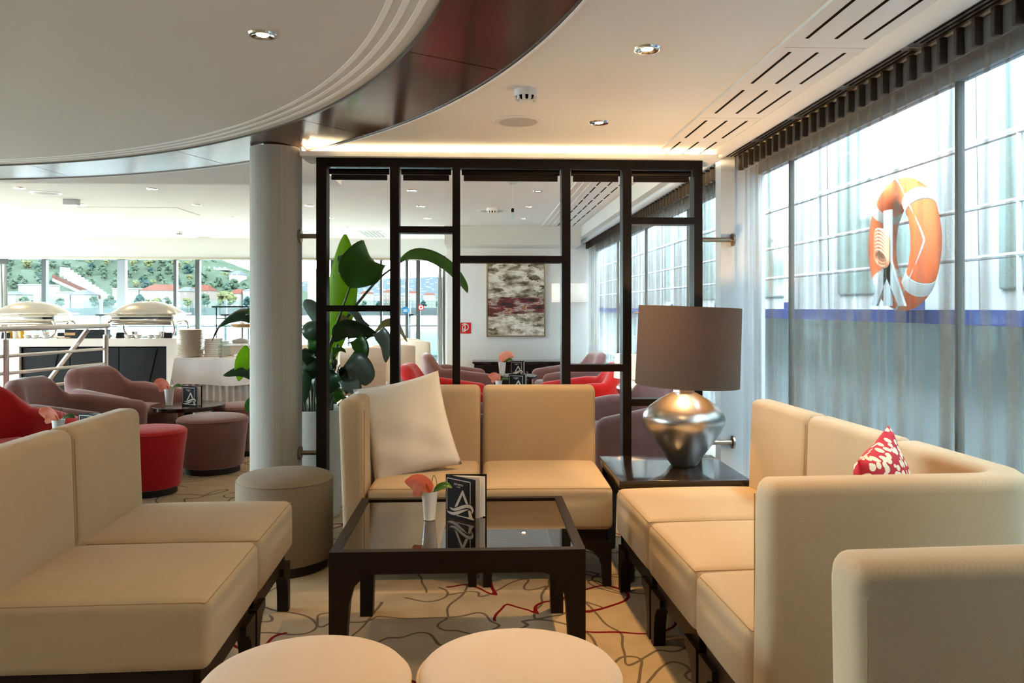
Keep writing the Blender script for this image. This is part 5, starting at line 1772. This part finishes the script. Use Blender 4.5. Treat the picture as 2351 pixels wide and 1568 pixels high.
for i, u in enumerate((275, 385, 12, 140)):
    c = MB().box(-.038, .038, 0, .006, 0, .055).build('name_card', 'menu_black', None, (bxat(u, .06), BY + .06, BZ + .0005), 0, False)
    c.rotation_euler[0] = radians(-12)
    tag(c, ['small black name card under the chafing dish lid closest to the plates', 'small black name card at the chafing dish leg beside the plate stack', 'small black name card at the far end of the buffet', 'small black name card between bowls and the long black box'][i], 'card')
bxk = thing('serving_box', 'long black box between the two chafing dishes', 'box', (bxat(208, .12), BY + .03, BZ))
MB().box(-.20, .20, 0, .06, 0, .085).build('body', 'counter_black', bxk, smooth=False)
MB().box(-.20, -.10, -.004, 0, .03, .055).build('label', 'bread', bxk, smooth=False)
sp_ = thing('serving_spoon_rest', 'small cream oval dish with a spoon in front of the black box', 'dish', (bxat(150, .06), BY + .045, BZ + .0005))
MB().lathe([(0.05, 0), (0.075, 0.012), (0.07, 0.014), (0.004, 0.006)], 24, sy=.5).build('dish', 'plate_cream', sp_)
MB().tube([(-.10, 0, .016), (.03, 0, .014)], 0.006, 8).build('spoon', 'plate_cream', sp_)
for i, u in enumerate((23, 36, 50)):
    b = thing('condiment_bottle', ['amber glass condiment bottle behind the railing', 'white condiment bottle between amber bottles', 'second amber condiment bottle behind the railing'][i], 'bottle', (bxat(u, .10), BY + .10, BZ + .0005))
    MB().lathe([(0.020, 0), (0.024, 0.004), (0.024, 0.06), (0.013, 0.085)], 20).build('glass', 'honey_glass' if i != 1 else 'porcelain', b)
    MB().lathe([(0.014, 0.085), (0.014, 0.10)], 16).build('cap', 'plastic_white', b)
for i, u in enumerate((70, 88, 112, 300, 322, 350, 366)):
    b = thing('sauce_bowl', 'small white porcelain bowl on the buffet counter', 'bowl', (bxat(u, .10), BY + .05, BZ + .0005), 0, 'white sauce bowls on the buffet')
    MB().lathe([(0.018, 0), (0.022, 0.003), (0.040, 0.034), (0.038, 0.034), (0.020, 0.008), (0.003, 0.007)], 24).build('bowl', 'porcelain', b)

# skirted table with the plates
TY, TZ = 7.32, 0.785
tx0, tx1 = at(400, 820, TY).x, -1.55
tb = thing('buffet_table', 'folding table hidden under the white cloth', 'table', ((tx0 + tx1) / 2, TY + .42, 0))
hw = (tx1 - tx0) / 2
MB().box(-hw + .02, hw - .02, -.40, .40, TZ - .03, TZ - .004).build('top', 'plastic_white', tb, smooth=False)
for sx in (-1, 1):
    for sy in (-1, 1):
        MB().tube([(sx * (hw - .08), sy * .34, 0), (sx * (hw - .08), sy * .34, TZ - .03)], 0.015, 8).build('leg', 'steel', tb)
cl = thing('tablecloth', 'white tablecloth with a pleated skirt on the plate table', 'tablecloth', ((tx0 + tx1) / 2, TY + .42, 0))
vs, fs = [], []
n = 160
loop = []
for k in range(n):
    a = k / n * 4
    s, f = int(a), a - int(a)
    c4 = [(-hw, -.42), (hw, -.42), (hw, .42), (-hw, .42)]
    p, q = c4[s], c4[(s + 1) % 4]
    loop.append(((p[0] + (q[0] - p[0]) * f), (p[1] + (q[1] - p[1]) * f)))
rows = [(1.0, TZ), (1.004, TZ - .01), (1.02, TZ - .10), (1.05, TZ - .245)]
for i, (sc1, z) in enumerate(rows):
    for k, (x, y) in enumerate(loop):
        wv = 0.010 * sin(k * .55) * (i / 3) + 0.015 * sin(k * .21) * (i / 3)
        vs.append((x * sc1 + wv * (1 if abs(x) > hw - .01 else 0), y * sc1 + wv * (1 if abs(y) > .41 else 0), z + (0.01 * sin(k * .3) if i == 3 else 0)))
for i in range(3):
    for k in range(n):
        k2 = (k + 1) % n
        fs.append((i * n + k, i * n + k2, (i + 1) * n + k2, (i + 1) * n + k))
fs.append(tuple(range(n)))
MB().add(vs, fs).build('top_cloth', 'cloth_white', cl)
vs, fs = [], []
n2 = 480
for i, z in enumerate((TZ - .19, TZ - .4, 0.01)):
    for k in range(n2):
        x, y = loop[int(k * n / n2)]
        x2, y2 = loop[(int(k * n / n2) + 1) % n]; f = (k * n / n2) % 1
        x, y = x + (x2 - x) * f, y + (y2 - y) * f
        wv = 0.014 * sin(k * 2 * pi / 6) * (.4 + .6 * i / 2)
        vs.append((x * .975 + (wv if abs(x) > hw - .005 else 0), y * .965 + (wv if abs(y) > .415 else 0), z))
for i in range(2):
    for k in range(n2):
        k2 = (k + 1) % n2
        fs.append((i * n2 + k, i * n2 + k2, (i + 1) * n2 + k2, (i + 1) * n2 + k))
MB().add(vs, fs).build('skirt', 'cloth_white', cl)
px = at(438, 820, TY + .16).x
pm_ = MB().lathe([(0.07, 0), (0.075, 0.003), (0.118, 0.016), (0.121, 0.018), (0.117, 0.019), (0.07, 0.006), (0.002, 0.005)], 36).mesh('dinner_plate', 'plate_cream')
rp = random.Random(4)
for k in range(24):
    o = bpy.data.objects.new('dinner_plate', pm_); COL.objects.link(o)
    o.location = (px + rp.uniform(-.003, .003), TY + .16 + rp.uniform(-.003, .003), TZ + .001 + k * .0104)
    tag(o, 'cream dinner plate in the tall stack on the white tablecloth', 'plate', 'stack of dinner plates')
px2 = at(490, 820, TY + .22).x
nm = MB().rbox(0.13, 0.13, 0.019, 0.008).mesh('folded_napkin', 'linen_white')
for k in range(9):
    o = bpy.data.objects.new('folded_napkin', nm); COL.objects.link(o)
    o.location = (px2 + rp.uniform(-.004, .004), TY + .22, TZ + .0105 + k * .0192); o.rotation_euler[2] = rp.uniform(-.06, .06)
    tag(o, 'folded white napkin in the stack beside the plates', 'napkin', 'stack of napkins')
gs = thing('sneeze_guard', 'upright clear glass screen on the plate table', 'screen', (at(519, 820, TY + .2).x, TY + .12, TZ + .001))
MB().box(-.003, .003, -.08, .2, 0, .33).build('glass', 'rail_glass', gs, smooth=False)
MB().box(-.012, .012, -.08, .2, 0, .012).build('foot_rail', 'steel', gs, smooth=False)
sx_ = at(556, 820, TY + .45).x
ts = thing('display_stand', 'two tier white display stand with baskets', 'stand', (sx_, TY + .45, TZ + .001))
MB().box(-.16, .16, -.10, .10, 0, .10).build('riser', 'counter_stone', ts, smooth=False)
MB().lathe([(0.012, 0.1), (0.012, 0.27)], 10).build('post', 'chrome', ts)
MB().lathe([(0.12, 0.268), (0.125, 0.272), (0.125, 0.276)], 28).build('upper_plate', 'porcelain', ts)
bk_ = thing('bread_basket', 'shallow wooden tray with grey napkin on the upper display tier', 'tray', (sx_, TY + .45, TZ + .278))
MB().lathe([(0.09, 0), (0.115, 0.025), (0.110, 0.025), (0.085, 0.006), (0.003, 0.005)], 28).build('tray', 'bread', bk_)
MB().lathe([(0.07, 0.008), (0.03, 0.03), (0.004, 0.048)], 5).build('napkin', 'grille_grey', bk_)
bk2 = thing('napkin_tray', 'low tray with a folded grey napkin on the display riser', 'tray', (sx_, TY + .45 - .05, TZ + .106))
MB().rbox(.20, .12, .014, .005, (0, 0, .008)).build('tray', 'porcelain', bk2)
MB().rbox(.15, .09, .03, .012, (0, 0, .03), 3, 4, lambda x, y, z: (0, 0, 0.02 * (1 - abs(x)) if z > 0 else 0)).build('napkin', 'grille_grey', bk2)
wb = thing('white_bowl', 'wide white salad bowl on the plate table', 'bowl', (at(492, 800, TY + .62).x, TY + .62, TZ + .001))
MB().lathe([(0.06, 0), (0.065, 0.004), (0.12, 0.06), (0.15, 0.13), (0.145, 0.13), (0.11, 0.06), (0.004, 0.012)], 32).build('bowl', 'porcelain', wb)
nb = thing('wrapped_cutlery', 'rolled napkin with cutlery lying on the white tablecloth', 'napkin', (at(560, 820, TY + .1).x, TY + .12, TZ + .001))
MB().rbox(.18, .07, .03, .012, (0, 0, .015)).build('roll', 'linen_white', nb)
MB().rbox(.09, .035, .022, .006, (-.01, 0, .042)).build('holder', 'steel', nb)

# steel railing in front of the buffet
ry0, ry1 = 6.3, 7.3
A0, A1 = at(12, 765, ry0), at(243, 752, ry1)
rl = thing('steel_railing', 'brushed steel railing with three horizontal bars in front of the buffet', 'railing', (0, 0, 0))
dirv = (Vector((A1.x, A1.y)) - Vector((A0.x, A0.y)))
def along(f, z): return (A0.x + dirv.x * f, A0.y + dirv.y * f, z)
for f, r in ((0, 0.027), (1, 0.024)):
    MB().tube([along(f, 0), along(f, 1.0)], r, 16).build('post', 'steel', rl)
    MB().tube([along(f, 1.0), along(f, 1.075)], 0.008, 10).build('pin', 'steel', rl)
MB().tube([along(-.9, 1.08), along(1.03, 1.085)], 0.022, 16).build('handrail', 'steel', rl)
for z in (.865, .73, .595):
    MB().tube([along(-.9, z), along(1, z + .008)], 0.014, 12).build('bar', 'steel', rl)
MB().tube([along(0.80, 1.06), (along(0.80, 0)[0] - .50, along(0.5, 0)[1] + .25, 0.35)], 0.022, 14).build('stair_rail', 'steel', rl)
